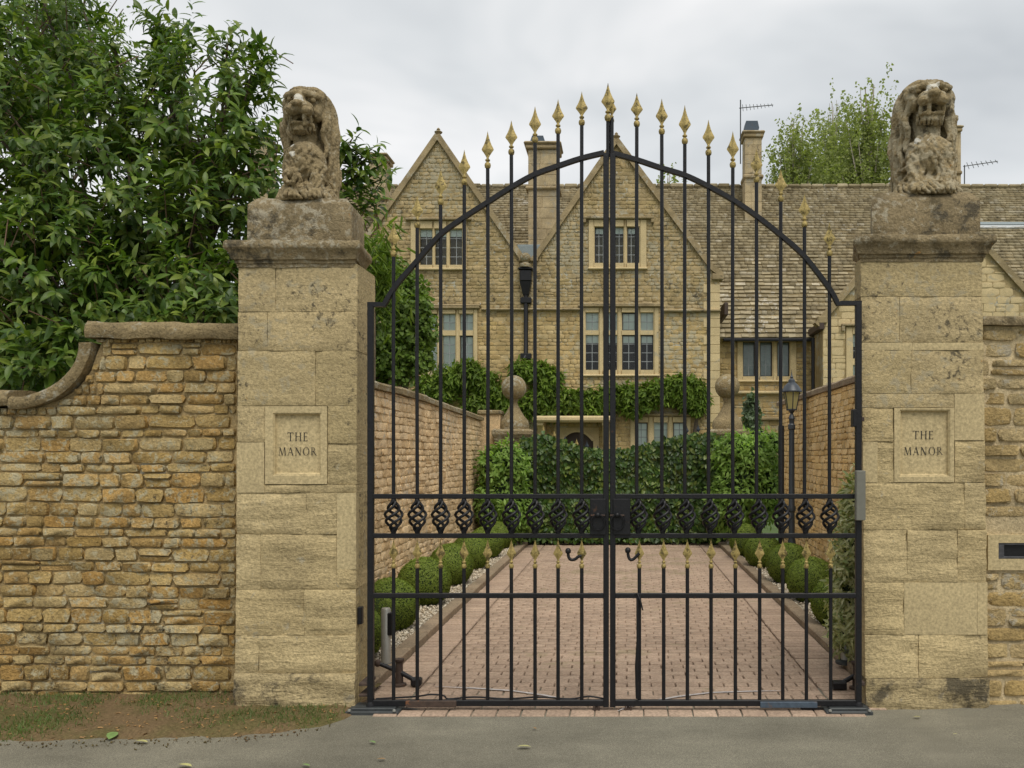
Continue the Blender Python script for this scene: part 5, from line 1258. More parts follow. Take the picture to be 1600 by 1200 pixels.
def window(parent, px0, px1, py0, py1, Y, cols, rows, blinds, hood=None, grid=(2, 3), dark_frames=(), sill=True, blmat='blind'):
    x0, x1, z0, z1 = X(px0, Y), X(px1, Y), Z(py1, Y), Z(py0, Y); C = [(X(a, Y), X(b, Y)) for a, b in cols]; Rw = [(Z(b, Y), Z(a, Y)) for a, b in rows]; Rw.sort()
    mb = MB(); yf, yb_ = Y-.035, Y+.26
    ed = [x0]+[q for c in C for q in c]+[x1]
    for i in range(0, len(ed), 2):
        a, b = ed[i], ed[i+1]; pj = 0 if i in (0, len(ed)-2) else .05
        ch = min(.045, (b-a)*.3)
        P = [(a, yb_), (a, yf+pj+ch), (a+ch, yf+pj), (b-ch, yf+pj), (b, yf+pj+ch), (b, yb_)] if i not in (0, len(ed)-2) else [(a, yb_), (a, yf), (b-ch if i == 0 else b, yf), (b, yf+ch if i == 0 else yf), (b, yb_)]
        if i == len(ed)-2: P = [(a, yb_), (a, yf+ch), (a+ch, yf), (b, yf), (b, yb_)]
        n = len(P); mb.add([(x, y, z0) for x, y in P]+[(x, y, z1) for x, y in P], [tuple(range(n)), tuple(range(2*n-1, n-1, -1))]+[(k, (k+1) % n, n+(k+1) % n, n+k) for k in range(n)])
    hz_ = [z0]+[q for r in Rw for q in r]+[z1]
    for (a, b) in C:
        for i in range(0, len(hz_), 2):
            c, d = hz_[i], hz_[i+1]
            if d-c > .004: mb.box(a-.01, b+.01, yf+.004+(.05 if 0 < i < len(hz_)-2 else 0), yb_-.01, c+.001, d-.001)
    wn = mb.build('window', M['dress'], parent)
    if sill: MB().box(x0-.03, x1+.03, Y-.09, Y+.1, z0-.07, z0-.002, .02).build('sill', M['dress'], wn)
    if hood:
        h0, h1, hy, drop = hood; hm = MB().box(X(h0, Y), X(h1, Y), Y-.13, Y-.0, Z(hy+4, Y), Z(hy, Y), .02)
        if drop:
            for q in (h0, h1-5): hm.box(X(q, Y)+.002, X(q+5, Y)-.002, Y-.125, Y, Z(hy+drop, Y), Z(hy+4, Y)-.002, .015)
        hm.build('hood_mould', M['housecop'], wn)
    yg = Y+.15
    MB().box(x0+.02, x1-.02, Y+1.1, Y+1.15, z0, z1).box(x0+.02, x0+.04, Y+.262, Y+1.1, z0, z1).box(x1-.04, x1-.02, Y+.262, Y+1.1, z0, z1).box(x0+.04, x1-.04, Y+.262, Y+1.1, z1-.02, z1).box(x0+.04, x1-.04, Y+.262, Y+1.1, z0, z0+.02).build('room_interior', M['dark'], wn)
    for ri, (c, d) in enumerate(Rw):
        for ci, (a, b) in enumerate(C):
            MB().add([(a-.005, yg, c-.005), (b+.005, yg, c-.005), (b+.005, yg, d+.005), (a-.005, yg, d+.005)], [(0, 1, 2, 3)]).build('pane', M['glass'], wn)
            bars = MB(); gx_, gz_ = grid if not isinstance(grid[0], tuple) else grid[ri]
            for i in range(1, gx_): xx = a+(b-a)*i/gx_; bars.box(xx-.009, xx+.009, yg-.012, yg-.001, c, d)
            for j in range(1, gz_): zz = c+(d-c)*j/gz_; bars.box(a, b, yg-.013, yg-.002, zz-.009, zz+.009)
            bars.build('glazing_bars', M['lead'], wn)
            if (ri, ci) in dark_frames:
                f = .03; cf = MB().box(a, a+f, yg-.03, yg-.014, c, d).box(b-f, b, yg-.03, yg-.014, c, d).box(a+f, b-f, yg-.03, yg-.014, c, c+f).box(a+f, b-f, yg-.03, yg-.014, d-f, d); cf.build('casement', M['frameblk'], wn)
            k = blinds(ri, ci)
            if k > 0: MB().box(a-.02, b+.02, yg+.012, yg+.02, d-(d-c)*k, d+.02).build('blind', M[blmat], wn)
    return (x0, x1, z0, z1)
# ---- front range with twin gables
topz = [(553, 405), (684, 215), (813, 404), (838, 404), (963, 222), (1124, 434)]
TP = [(hx(a), hz(b)) for a, b in topz]
def top_main(x):
    for (a, b), (c, d) in zip(TP, TP[1:]):
        if a <= x <= c: return b+(d-b)*(x-a)/(c-a)
    return TP[0][1]
sh = bpy.data.objects.new('x', None)
WIN = [(642, 729, 346, 419), (920, 1010, 344, 418), (628, 746, 484, 587), (908, 1029, 481, 585), (985, 1079, 652, 712), (866, 936, 668, 800)]
HOL = [(hx(a), hx(b), hz(d), hz(c)) for a, b, c, d in WIN]
mb = strips(MB(), [p[0] for p in TP], lambda x: top_main(x)-.02, -.3, HOL, HYF+.013, .4)
xl, xr = TP[0][0], TP[-1][0]
mb.box(xr-.4, xr, HYF+.425, HYF+6.5, -.3, hz(440)).box(xl, xl+.4, HYF+.425, HYF+6.5, -.3, hz(440)).box(xl+.41, xr-.41, HYF+6.0, HYF+6.4, -.3, hz(440))
front = mb.build('front_wall', M['house_mortar'], house)
cells = courses(xr-xl, lambda u: top_main(xl+u)-.06, (.10, .155), (.16, .36), rg, holes=[(a-xl, b-xl, c, d) for a, b, c, d in HOL], split=.05, zbase=.6, long=.08, sub=True)
zsc = hz(481)
place([c for c in cells if c[3] <= zsc], (xl, HYF, 0), (1, 0, 0), (0, -1, 0), HT, front, 'wall_stone', rg, gap=.008, depth=.1, proud=.008, wav=0, vis=lambda px, py, c: px > 600 and py < 580, smooth=False, limit=130)
place([c for c in cells if c[3] > zsc], (xl, HYF, 0), (1, 0, 0), (0, -1, 0), HG, front, 'gable_stone', rg, gap=.008, depth=.1, proud=.008, wav=0, vis=lambda px, py, c: px > 600, smooth=False, limit=170)
# stones on the right return wall
cells = courses(2.2, lambda u: hz(440)-.1, (.14, .22), (.25, .5), rg, zbase=2)
# copings on the gables
def rake(pts, wd, y0, y1, name='gable_coping'):
    return MB().strip([(hx(a), hz(b)) for a, b in pts], wd, y0, y1).build(name, M['housecop'], house)
rake([(545, 412), (684, 212)], .17, HYF-.09, HYF+.32); rake([(684, 212), (815, 402), (820, 408)], .17, HYF-.088, HYF+.318)
rake([(832, 408), (837, 402), (963, 219)], .17, HYF-.09, HYF+.32); rake([(963, 219), (1112, 418), (1128, 430)], .17, HYF-.088, HYF+.318)
MB().box(hx(811), hx(841), HYF-.1, HYF+.3, hz(409), hz(403), .02).build('valley_coping', M['housecop'], house)
MB().box(hx(1112), hx(1130), HYF-.1, HYF+.3, hz(438), hz(428), .03).build('kneeler', M['housecop'], house)
for a, b in ((684, 210), (963, 217)):
    x = hx(a); MB().lathe(x, HYF+.1, [(.12, hz(b+6)), (.12, hz(b+2)), (.07, hz(b+1)), (.06, hz(b-2)), (.11, hz(b-4)), (.13, hz(b-5.5)), (.07, hz(b-7.5)), (.04, hz(b-8)), (.06, hz(b-9.5)), (.02, hz(b-12))], 10).build('finial', M['housecop'], house, smooth=40)
# string courses
for a, b, y in ((553, 640, 481), (640, 752, 476), (752, 912, 482), (905, 1034, 474), (1034, 1126, 484)):
    MB().box(hx(a)+.003, hx(b)-.003, HYF-.13, HYF+.01, hz(y+4), hz(y), .03).build('string_course', M['housecop'], house)
# quoins
for k in range(26):
    z = 2.6+k*.27
    if z > hz(445): break
    MB().box(xr-(.5 if k % 2 else .3), xr+.015, HYF-.016, HYF+(.3 if k % 2 else .5), z+.005, z+.265, .008).build('quoin', M['dress'], house)
one = lambda k: (lambda r, c: k)
window(house, 642, 729, 346, 419, HYF, [(655, 675), (679, 697), (702, 722)], [(357, 414)], lambda r, c: .2, hood=(634, 737, 341, 0), grid=(2, 4))
window(house, 920, 1010, 344, 418, HYF, [(929, 949), (954, 974), (980, 999)], [(354, 411)], lambda r, c: .17, hood=(911, 1022, 339, 10), grid=(3, 4), dark_frames=((0, 0), (0, 2)))
cl = [(635, 653), (662, 682), (691, 711), (718, 739)]
window(house, 628, 746, 484, 587, HYF, cl, [(490, 516), (524, 579)], one(1.0), grid=((2, 4), (2, 2)), dark_frames=((1, 1), (0, 3)), hood=(624, 750, 479, 0))
cl = [(915, 935), (943, 964), (972, 993), (1001, 1021)]
window(house, 908, 1029, 481, 585, HYF, cl, [(488, 516), (523, 578)], lambda r, c: 1.0 if r == 1 else .22, grid=((2, 4), (2, 2)), dark_frames=((1, 2), (0, 2), (0, 3)), hood=(903, 1034, 476, 0))
window(house, 985, 1079, 652, 712, HYF, [(992, 1012), (1022, 1043), (1052, 1072)], [(660, 706)], one(.9), grid=(2, 4), dark_frames=((0, 0), (0, 2)), hood=(975, 1104, 646, 0))
# porch
pc = MB().box(hx(838), hx(958), HYF-1.1, HYF-.0, hz(661), hz(652), .05).build('porch_canopy', M['dress'], house)
for a in (843, 942):
    P = [(0, hz(661)-.003), (-.95, hz(661)-.003), (-.95, hz(666)), (-.7, hz(668)), (-.45, hz(676)), (-.3, hz(686)), (-.22, hz(694)), (0, hz(698))]
    n = len(P); x0, x1 = hx(a), hx(a+10)
    MB().add([(x0, HYF+y, z) for y, z in P]+[(x1, HYF+y, z) for y, z in P], [tuple(range(n)), tuple(range(2*n-1, n-1, -1))]+[(k, (k+1) % n, n+(k+1) % n, n+k) for k in range(n)]).build('console_bracket', M['dress'], pc)
ax0, ax1, az1 = hx(876), hx(927), hz(688)
arc = [(ax0+(ax1-ax0)*t, az1+.30*(1-abs(2*t-1)**2.2)) for t in [i/12 for i in range(13)]]
dv = MB()
dv.box(HOL[5][0], ax0, HYF-.0, HYF+.3, .0, HOL[5][3]).box(ax1, HOL[5][1], HYF-.0, HYF+.3, .0, HOL[5][3])
for (a, b), (c, d) in zip(arc, arc[1:]): dv.prism([(a, b), (c, d), (c, HOL[5][3]), (a, HOL[5][3])], HYF+.0, HYF+.3)
dsu = dv.build('door_surround', M['dress'], house)
MB().strip([(a, b) for a, b in arc], .09, HYF-.04, HYF+.0).build('arch_moulding', M['dress'], dsu)
MB().box(ax0, ax1, HYF+.22, HYF+.28, 0, az1+.3).build('door', M['door'], house)
# downpipe, hopper head with carved bust
dp = MB().box(hx(813.5), hx(831.5), HYF-.30, HYF-.02, hz(442), hz(424), .03).box(hx(811), hx(834), HYF-.33, HYF-.0, hz(424), hz(421), .02)
vs = [(hx(813.5), HYF-.29, hz(442)), (hx(831.5), HYF-.29, hz(442)), (hx(831.5), HYF-.02, hz(442)), (hx(813.5), HYF-.02, hz(442)), (hx(818), HYF-.2, hz(462)), (hx(827), HYF-.2, hz(462)), (hx(827), HYF-.04, hz(462)), (hx(818), HYF-.04, hz(462))]
dp.add(vs, [(0, 1, 5, 4), (1, 2, 6, 5), (2, 3, 7, 6), (3, 0, 4, 7)]); dpo = dp.build('rain_hopper', M['black'], house)
q = MB().tube([(hx(822.5), HYF-.12, hz(462)), (hx(822.5), HYF-.12, hz(555)), (hx(820), HYF-.2, hz(562))], .07, 8)
q.build('downpipe', M['black'], dpo, smooth=60)
for y in (470, 557): MB().box(hx(814), hx(831), HYF-.2, HYF-.0, hz(y+5), hz(y-4), .015).build('pipe_collar', M['black'], dpo)
bm_ = MB().lathe(hx(822), HYF-.2, [(.19, hz(420)), (.2, hz(416)), (.1, hz(413)), (.085, hz(411)), (.15, hz(409)), (.17, hz(405)), (.15, hz(401)), (.08, hz(398)), (.01, hz(397.5))], 12).build('carved_bust', M['coping'], dpo, smooth=50)
# ---- roofs
EYv, EZv = 23.7, Z(527, 23.7); RY, RZ = 29.0, Z(292, 29.0)
up = Vector((0, RY-EYv, RZ-EZv)); SL = up.length; up.normalize(); nr = Vector((0, -up.z, up.y))
rx0, rx1 = X(530, RY), X(1720, RY)
vs = []
for x in (rx0, rx1): vs += [(x, EYv, EZv), (x, RY, RZ), (x, RY+5.5, EZv), (x, RY+5.3, EZv-.15), (x, RY, RZ-.25), (x, EYv+.1, EZv-.12)]
roof = MB().add(vs, [(0, 6, 7, 1), (1, 7, 8, 2), (2, 8, 9, 3), (3, 9, 10, 4), (4, 10, 11, 5), (5, 11, 6, 0), (0, 1, 2, 3, 4, 5), (11, 10, 9, 8, 7, 6)]).build('main_roof', M['house_mortar'], house)
def tile_t():
    out = []
    for k in range(7):
        r = random.Random(k+60); j = lambda a=.03: r.uniform(-a, a)
        vs = [(-.5+j(), -.5+j(.1), -.5+j(.06)), (.5+j(), -.5+j(.1), -.5+j(.06)), (.5+j(), .3, .5), (-.5+j(), .3, .5), (-.5, .5, -.5), (.5, .5, -.5), (.5, .5, .5), (-.5, .5, .5)]
        fs = [(0, 1, 2, 3), (1, 0, 4, 5), (0, 3, 7, 4), (2, 1, 5, 6)]
        me = bpy.data.meshes.new('slate'); me.from_pydata(vs, [], fs); me.materials.append(M['slate']); out.append((me, (vs, fs)))
    return out
TT = tile_t()
def tiles(parent, org, u, n, L, SLn, uclip, e0=.235, e1=.13, vis=None, limit=300, seed=1):
    rg = random.Random(seed); v = 0; cells = []
    while v < SLn-.05:
        e = e0+(e1-e0)*v/SLn; lo, hi = uclip(v+e/2); a = lo-rg.uniform(0, .2)
        while a < hi:
            wd = rg.uniform(.16, .36)*(.75+.45*(1-v/SLn)); c, d = max(a, lo), min(a+wd, hi)
            if d-c > .05: cells.append((c, d, v, v+e*1.25))
            a += wd
        v += e
    org = Vector(org); uu = Vector(u); nn = Vector(n).normalized(); sp = uu.cross(-nn); tl = math.atan(.035/e0)
    # lift the lower edge of each tile: tilt its normal a little
    place(cells, org+nn*.05, u, n, TT, parent, 'roof_slate', rg, gap=.012, depth=.085, proud=.01, tilt=.016, limit=limit, vis=vis, smooth=False)
tiles(roof, (rx0, EYv-.04, EZv-.04), (1, 0, 0), nr, rx1-rx0, SL, lambda v: (0, rx1-rx0), vis=lambda px, py, c: (1050 < px < 1340 and py > 300) or px > 1540, seed=4)
y = rx0
while y < rx1:
    l = rg.uniform(.4, .55); MB().box(y+.006, y+l-.006, RY-.16, RY+.16, RZ-.06, RZ+.09+rg.uniform(-.02, .02), .04).build('ridge_stone', M['slate'], roof); y += l
# gable roofs running back (mostly hidden)
for (a, b), (c, d), (e, f) in (((553, 405), (684, 215), (813, 404)), ((838, 404), (963, 222), (1124, 434))):
    vs = [(hx(a), hz(b)-.1), (hx(c), hz(d)-.12), (hx(e), hz(f)-.1)]; MB().prism([vs[0], vs[2], vs[1]], HYF+.43, HYF+7.2).build('gable_roof', M['slate'], house)
MB().box(hx(806), hx(846), HYF+.33, HYF+1.2, hz(402), hz(378), .02).build('valley_box', M['leadroof'], house)
# ---- right hand wing, set back
WYY = 24.0; wz = lambda p: Z(p, WYY); wx = lambda p: X(p, WYY)
wh = (wx(1152), wx(1244), wz(594), wz(527))
mb = strips(MB(), [wx(1100), wx(1300)], lambda x: wz(523), -.3, [wh], WYY+.02, .4)
mb.box(wx(1300)+.01, X(1720, WYY), WYY+.03, WYY+.4, -.3, wz(523)).box(rx1-.5, rx1-.1, WYY+.41, RY+5, -.3, EZv).box(rx0+.1, rx0+.5, WYY+.41, RY+5, -.3, EZv).box(rx0+.5, rx1-.5, RY+4.7, RY+5, -.3, EZv)
wing = mb.build('wing_wall', M['house_mortar'], house)
cells = courses(wx(1300)-wx(1122), lambda u: wz(527), (.15, .22), (.24, .5), rg, holes=[(wh[0]-wx(1122), wh[1]-wx(1122), wh[2], wh[3])], zbase=1.5)
place(cells, (wx(1122), WYY, 0), (1, 0, 0), (0, -1, 0), HT, wing, 'wing_stone', rg, gap=.014, depth=.1, proud=.008, smooth=False, limit=140)
window(house, 1152, 1244, 527, 594, WYY, [(1161, 1180), (1188, 1207), (1215, 1234)], [(534, 588)], one(1.0), grid=(2, 3), dark_frames=((0, 0), (0, 1), (0, 2)), sill=True, blmat='curtain')
MB().box(wx(1120), wx(1270), WYY-.16, WYY, wz(616), wz(611), .03).build('string_course', M['dress'], house)
MB().box(wx(1120), wx(1262), WYY-.12, WYY, wz(657), wz(652), .03).build('string_course', M['housecop'], house)
MB().box(wx(1128), wx(1288), EYv-.12, EYv+.04, EZv-.14, EZv-.045, .02).build('gutter', M['black'], house)
# ---- cross gable behind the right pillar
CYY = 22.3; cx_ = lambda p: X(p, CYY); cz_ = lambda p: Z(p, CYY)
CP = [(1286, 497), (1461, 300), (1642, 500)]; CPW = [(cx_(a), cz_(b)) for a, b in CP]
def top_c(x):
    for (a, b), (c, d) in zip(CPW, CPW[1:]):
        if a <= x <= c: return b+(d-b)*(x-a)/(c-a)
    return CPW[0][1]
ch = (cx_(1322), cx_(1440), cz_(640), cz_(512))
mb = strips(MB(), [p[0] for p in CPW], lambda x: top_c(x)-.02, -.3, [ch], CYY+.02, .35)
mb.box(CPW[0][0], CPW[0][0]+.35, CYY+.38, WYY, -.3, cz_(500)).box(CPW[2][0]-.35, CPW[2][0], CYY+.38, WYY, -.3, cz_(500))
cw = mb.build('cross_wall', M['house_mortar'], house); L = CPW[2][0]-CPW[0][0]
cells = courses(L, lambda u: top_c(CPW[0][0]+u)-.06, (.18, .28), (.3, .7), rg, holes=[(ch[0]-CPW[0][0], ch[1]-CPW[0][0], ch[2], ch[3])], zbase=2.4)
HD = stone_templates(M['dress'], 6, 71, grid=(3, 3), rnd=.1)
place(cells, (CPW[0][0], CYY, 0), (1, 0, 0), (0, -1, 0), HD, cw, 'cross_stone', rg, gap=.014, depth=.1, proud=.008, smooth=False, limit=160, vis=lambda px, py, c: px < 1345 or px > 1535)
window(house, 1322, 1440, 512, 640, CYY, [(1333, 1355), (1365, 1387), (1397, 1419)], [(522, 560), (570, 630)], one(.5), hood=(1314, 1448, 506, 12))
MB().strip([(cx_(1276), cz_(508)), (cx_(1461), cz_(298))], .19, CYY-.09, CYY+.3).build('gable_coping', M['housecop'], house)
MB().strip([(cx_(1461), cz_(298)), (cx_(1652), cz_(510))], .19, CYY-.088, CYY+.298).build('gable_coping', M['housecop'], house)
MB().box(cx_(1277), cx_(1292), CYY-.1, CYY+.3, cz_(506), cz_(494), .03).build('kneeler', M['housecop'], house)
MB().prism([(CPW[0][0], CPW[0][1]-.1), (CPW[2][0], CPW[2][1]-.1), (CPW[1][0], CPW[1][1]-.12)], CYY+.36, CYY+5).build('cross_roof', M['slate'], house)
MB().tube([(cx_(1283)-.15, CYY+.5, cz_(525)), (cx_(1283)-.15, CYY+.5, 1)], .06, 8).build('downpipe', M['black'], house, smooth=60)
# dark eaves beside the gables
for a, b, c, d in ((1127, 1134, 478, 498), (1272, 1281, 508, 520)):
    MB().box(X(a, 22.9), X(b, 22.9), 22.2, 23.9, Z(d, 22.9), Z(c, 22.9), .03).build('eaves_end', M['door'], house)
# long roof light strip on the far right slope
def on_roof(px, py):
    # intersect the image ray with the roof plane
    dx, dz = (px-CX)/F, -(py-CY)/F; o = Vector((0, -D0, EH)); d = Vector((dx, 1, dz)); e = Vector((0, EYv, EZv)); t = (e-o).dot(nr)/d.dot(nr); return o+d*t
for (p0, p1), mt, off, nm in (((349, 353), 'leadroof', .07, 'lead_flashing'), ((353.5, 357.5), 'white', .05, 'roof_light')):
    a, b = on_roof(1525, p0), on_roof(1640, p1); x0, x1 = min(a.x, b.x), max(a.x, b.x); P = []
    for q in (b, a): P += [q]
    vs = [(x0, P[0].y, P[0].z), (x1, P[0].y, P[0].z), (x1, P[1].y, P[1].z), (x0, P[1].y, P[1].z)]; vs2 = [tuple(Vector(v)+nr*off) for v in vs]
    MB().add(vs+vs2, [(4, 5, 6, 7), (0, 1, 5, 4), (1, 2, 6, 5), (2, 3, 7, 6), (3, 0, 4, 7)]).build(nm, M[mt], house)
# ---- chimneys
def chimney(p0, p1, ytop, ybase, Y, mat='chim', band=None, pots=None, depth=.8):
    x0, x1 = X(p0, Y), X(p1, Y); zt, zb = Z(ytop, Y), Z(ybase, Y); w2 = (x1-x0)
    mb = MB().box(x0+w2*.07, x1-w2*.07, Y, Y+depth, zb, zt-.25)
    c = mb.build('chimney', M[mat], house)
    rg_ = random.Random(p0); z = zb
    while z < zt-.32:                                   # ashlar courses, proud of the core
        hh = min(.36, zt-.26-z); k = rg_.uniform(.35, .65); xs = [x0+w2*.07-.01, x0+w2*.07+w2*.86*k, x1-w2*.07+.01]
        for a, b in zip(xs, xs[1:]): MB().box(a+.004, b-.004, Y-.012, Y+depth+.012, z+.005, z+hh-.005, .01).build('chimney_block', M[mat], c)
        z += hh
    MB().box(x0-.02, x1+.02, Y-.1, Y+depth+.1, zt-.24, zt-.1, .03).box(x0-.07, x1+.07, Y-.15, Y+depth+.15, zt-.097, zt, .04).build('chimney_cap', M['housecop'], c)
    if band: MB().box(x0-.02, x1+.02, Y-.09, Y+depth+.09, Z(band+3, Y), Z(band-3, Y), .04).build('chimney_band', M['housecop'], c)
    if pots:
        a, b, t = pots; xa, xb = X(a, Y), X(b, Y); zz = Z(t, Y); mid = (zt+zz)/2
        MB().prism([(xa+.05, zt+.003), (xb-.05, zt+.003), (xb, mid-.05), (xb-.06, zz), (xa+.06, zz), (xa, mid-.05)], Y+.1, Y+.6).build('chimney_cowl', M['bluepaint'], c)
    return c
chimney(822, 874, 222, 392, 23.4, band=294, pots=(828, 851, 210))
chimney(1162, 1192, 205, 345, 27.6, band=276, pots=(1164, 1187, 187), depth=.7)
chimney(574, 604, 240, 330, 26.5, band=310)
chimney(1490, 1502, 197, 300, 29.6, band=270)
chimney(392, 420, 215, 330, 26.5)
chimney(1050, 1052, 300, 301, 29.2) if False else None
# ================================================================== TV AERIALS
def aerial(label, px, ytop, ybase, yb_, p_end, Y, n, tilt=0):
    t = thing('tv_aerial', label, 'tv aerial', (X(px, Y), Y, Z(ybase, Y))); r = .022
    MB().tube([(X(px, Y), Y, Z(ybase, Y)), (X(px, Y), Y, Z(ytop, Y))], r, 6).build('mast', M['opbox'], t)
    a, b = (X(px-2, Y), Y, Z(yb_, Y)), (X(p_end, Y), Y-.3, Z(yb_+tilt, Y)); MB().tube([a, b], r*.8, 5).build('boom', M['opbox'], t)
    for k in range(n):
        f = (k+1)/(n+.3); c = Vector(a).lerp(Vector(b), f); hgt = .10+.08*(1-f); MB().tube([c-Vector((0, .12, hgt)), c+Vector((0, .12, hgt))], .012, 4).build('element', M['opbox'], t)
aerial('tall TV aerial beside the narrow right chimney', 1157, 156, 256, 169, 1206, 27.7, 9)
aerial('small TV aerial on the ridge right of the right lion', 1507, 258, 292, 260, 1554, 29.0, 7, -4)
# ================================================================== WISTERIA ON THE HOUSE
WV = HYF-.35
t = thing('wisteria', 'fresh green wisteria trained along the front of the manor house', 'climber', (hx(1000), WV, 0))
ell = []
def wb(px, py, rx, rz, ry=.28): ell.append((X(px, WV), WV, Z(py, WV), rx, ry, rz))
for px, py, rx, rz in ((672, 600, .55, .4), (705, 592, .6, .55), (735, 585, .6, .6), (760, 600, .5, .5), (690, 615, .5, .3), (745, 630, .6, .35), (780, 620, .5, .4), (815, 578, .45, .35), (840, 580, .6, .42), (862, 590, .45, .4), (800, 640, .5, .4), (835, 630, .6, .5), (850, 612, .5, .4), (880, 625, .6, .45), (905, 630, .5, .42), (930, 625, .6, .48), (955, 622, .55, .5), (980, 618, .5, .5), (1005, 620, .55, .5), (1030, 612, .5, .5), (1055, 606, .6, .5), (1080, 604, .5, .4), (1095, 620, .35, .4), (1090, 638, .3, .25), (1075, 625, .5, .4), (860, 645, .5, .25), (925, 643, .5, .25), (990, 642, .4, .2)):
    wb(px, py, rx*.85, rz*.85)
WL = ([(-.5, 0, .05), (0, 0, 0), (.5, 0, .05), (.3, .7, -.05), (0, 1, -.2), (-.3, .7, -.05)], [(0, 1, 4, 5), (1, 2, 3, 4)])
kind(foliage('foliage', ell, 15000, .17, M['wist'], t, 12, tmpl=WL, width=.42, shell=.35, lump=.35, droop=.7, up=.5), 'stuff')
mb = MB(); rr = random.Random(4); pts = []
for k in range(30): pts.append((hx(660+k*15), HYF-.08-rr.uniform(0, .04), Z(640-18*math.sin(k*.35), HYF)+rr.uniform(-.06, .06)))
mb.tube(pts, .05, 6).tube([(hx(1085), HYF-.1, 0), (hx(1083), HYF-.14, 2.0), (hx(1090), HYF-.1, Z(640, HYF))], [.09, .08, .05], 7); mb.build('stem', M['bark'], t, smooth=80)
# ================================================================== TREE BEHIND THE LEFT PILLAR
def tree(name, label, base, ells, n, size, mat, seed, cat='tree', bark='bark', tr=.09, tmpl=None, twigs=26, **kw):
    t = thing(name, label, cat, base); E = [(X(a, Y), Y, Z(b, Y), rx, ry, rz) for a, b, Y, rx, ry, rz in ells]
    kind(foliage('crown', E, n, size, M[mat], t, seed, tmpl=tmpl, **kw), 'stuff')
    rr = random.Random(seed); b = Vector(base); c = sum((Vector(e[:3]) for e in E), Vector())/len(E); mb = MB()
    fork = b.lerp(c, .55); fork.x += rr.uniform(-.1, .1); mb.tube([b-Vector((0, 0, .1)), b.lerp(fork, .5)+Vector((rr.uniform(-.08, .08), 0, 0)), fork], [tr, tr*.8, tr*.6], 9); mb.build('trunk', M[bark], t, smooth=80)
    mb = MB()
    for k in range(twigs):
        e = E[k % len(E)]; q = Vector(e[:3])+Vector((rr.uniform(-.8, .8)*e[3], rr.uniform(-.7, .7)*e[4], rr.uniform(-.4, .85)*e[5])); s = b.lerp(fork, rr.uniform(.75, 1)); m = s.lerp(q, .5)+Vector((rr.uniform(-.15, .15), rr.uniform(-.15, .15), .12))*e[3]
        mb.tube([s, m, q], [tr*.4, tr*.22, tr*.05], 5)
    mb.build('limbs', M[bark], t, smooth=80); return t
tree('garden_tree', 'bushy light green tree rising behind the left drive wall', (-3.7, 8.6, 0), [(600, 500, 8.5, .75, .6, .8), (628, 470, 8.5, .42, .4, .55), (610, 560, 8.5, .65, .5, .5), (640, 520, 8.4, .40, .35, .45), (585, 430, 8.5, .5, .5, .5), (655, 480, 8.3, .2, .2, .2), (645, 555, 8.4, .3, .3, .3)], 17000, .058, 'greentree', 31, shell=.45, lump=.4, droop=.25)
# bamboo-like tuft peeping past the pillar
t = thing('bamboo_clump', 'narrow-leaved yellow-green bamboo tuft right of the left pillar cornice', 'bamboo', (-2.85, 4.5, 0)); rn = np.random.default_rng(9); n = 420
bx_, bz_ = X(590, 4.5), Z(425, 4.5); p = np.c_[rn.normal(bx_, .14, n), rn.normal(4.5, .12, n), rn.normal(bz_, .28, n)]; fw = np.c_[rn.normal(size=n), rn.normal(size=n)*.5, -.5-rn.random(n)]
A = leaf_mats(p, fw, np.c_[rn.normal(size=n), -np.ones(n), rn.normal(size=n)], rn.uniform(.10, .2, n), .14)
kind(link(bpy.data.objects.new('foliage', inst_mesh('foliage', LEAF_Q, A, M['wist'])), t), 'stuff')
mb = MB()
for k in range(3): mb.tube([(-2.85+.05*k-.12, 4.5, 0), (-2.85+.06*k-.14, 4.5, 2), (bx_+.05*k-.12, 4.5, bz_+.2)], [.012, .011, .005], 5)
mb.build('cane', M['bark'], t)
# ================================================================== BIG LAUREL
t = thing('laurel_tree', 'large glossy dark green laurel overhanging the left garden wall', 'tree', (-4.1, 2.2, 0))
LE = [(100, 300, 2.1, 1.5, .9, 1.55), (330, 185, 1.7, .55, .55, .72), (300, 395, 1.4, .72, .5, .62), (60, 505, 1.2, .75, .45, .5), (200, 150, 2.0, .55, .6, .5), (30, 70, 2.3, .80, .8, .9), (385, 290, 1.5, .32, .35, .52), (250, 445, 1.15, .72, .4, .3), (200, 300, 1.6, .9, .6, .8), (375, 110, 1.7, .26, .3, .36), (350, 430, 1.1, .22, .3, .30), (-40, 300, 1.6, .8, .7, 1.4), (100, 420, 1.2, .7, .45, .7), (260, 60, 1.9, .2, .25, .28), (5, 500, 1.6, .6, .5, .7), (-20, 400, 1.8, .7, .5, .8), (30, 560, 1.1, .5, .35, .3)]
LEw = [(X(a, Y), Y, Z(b, Y), rx, ry, rz) for a, b, Y, rx, ry, rz in LE]
rn = np.random.default_rng(21); NT = 1900
tp, td = blob_points(LEw, NT, rn, .42, .16, 3.)
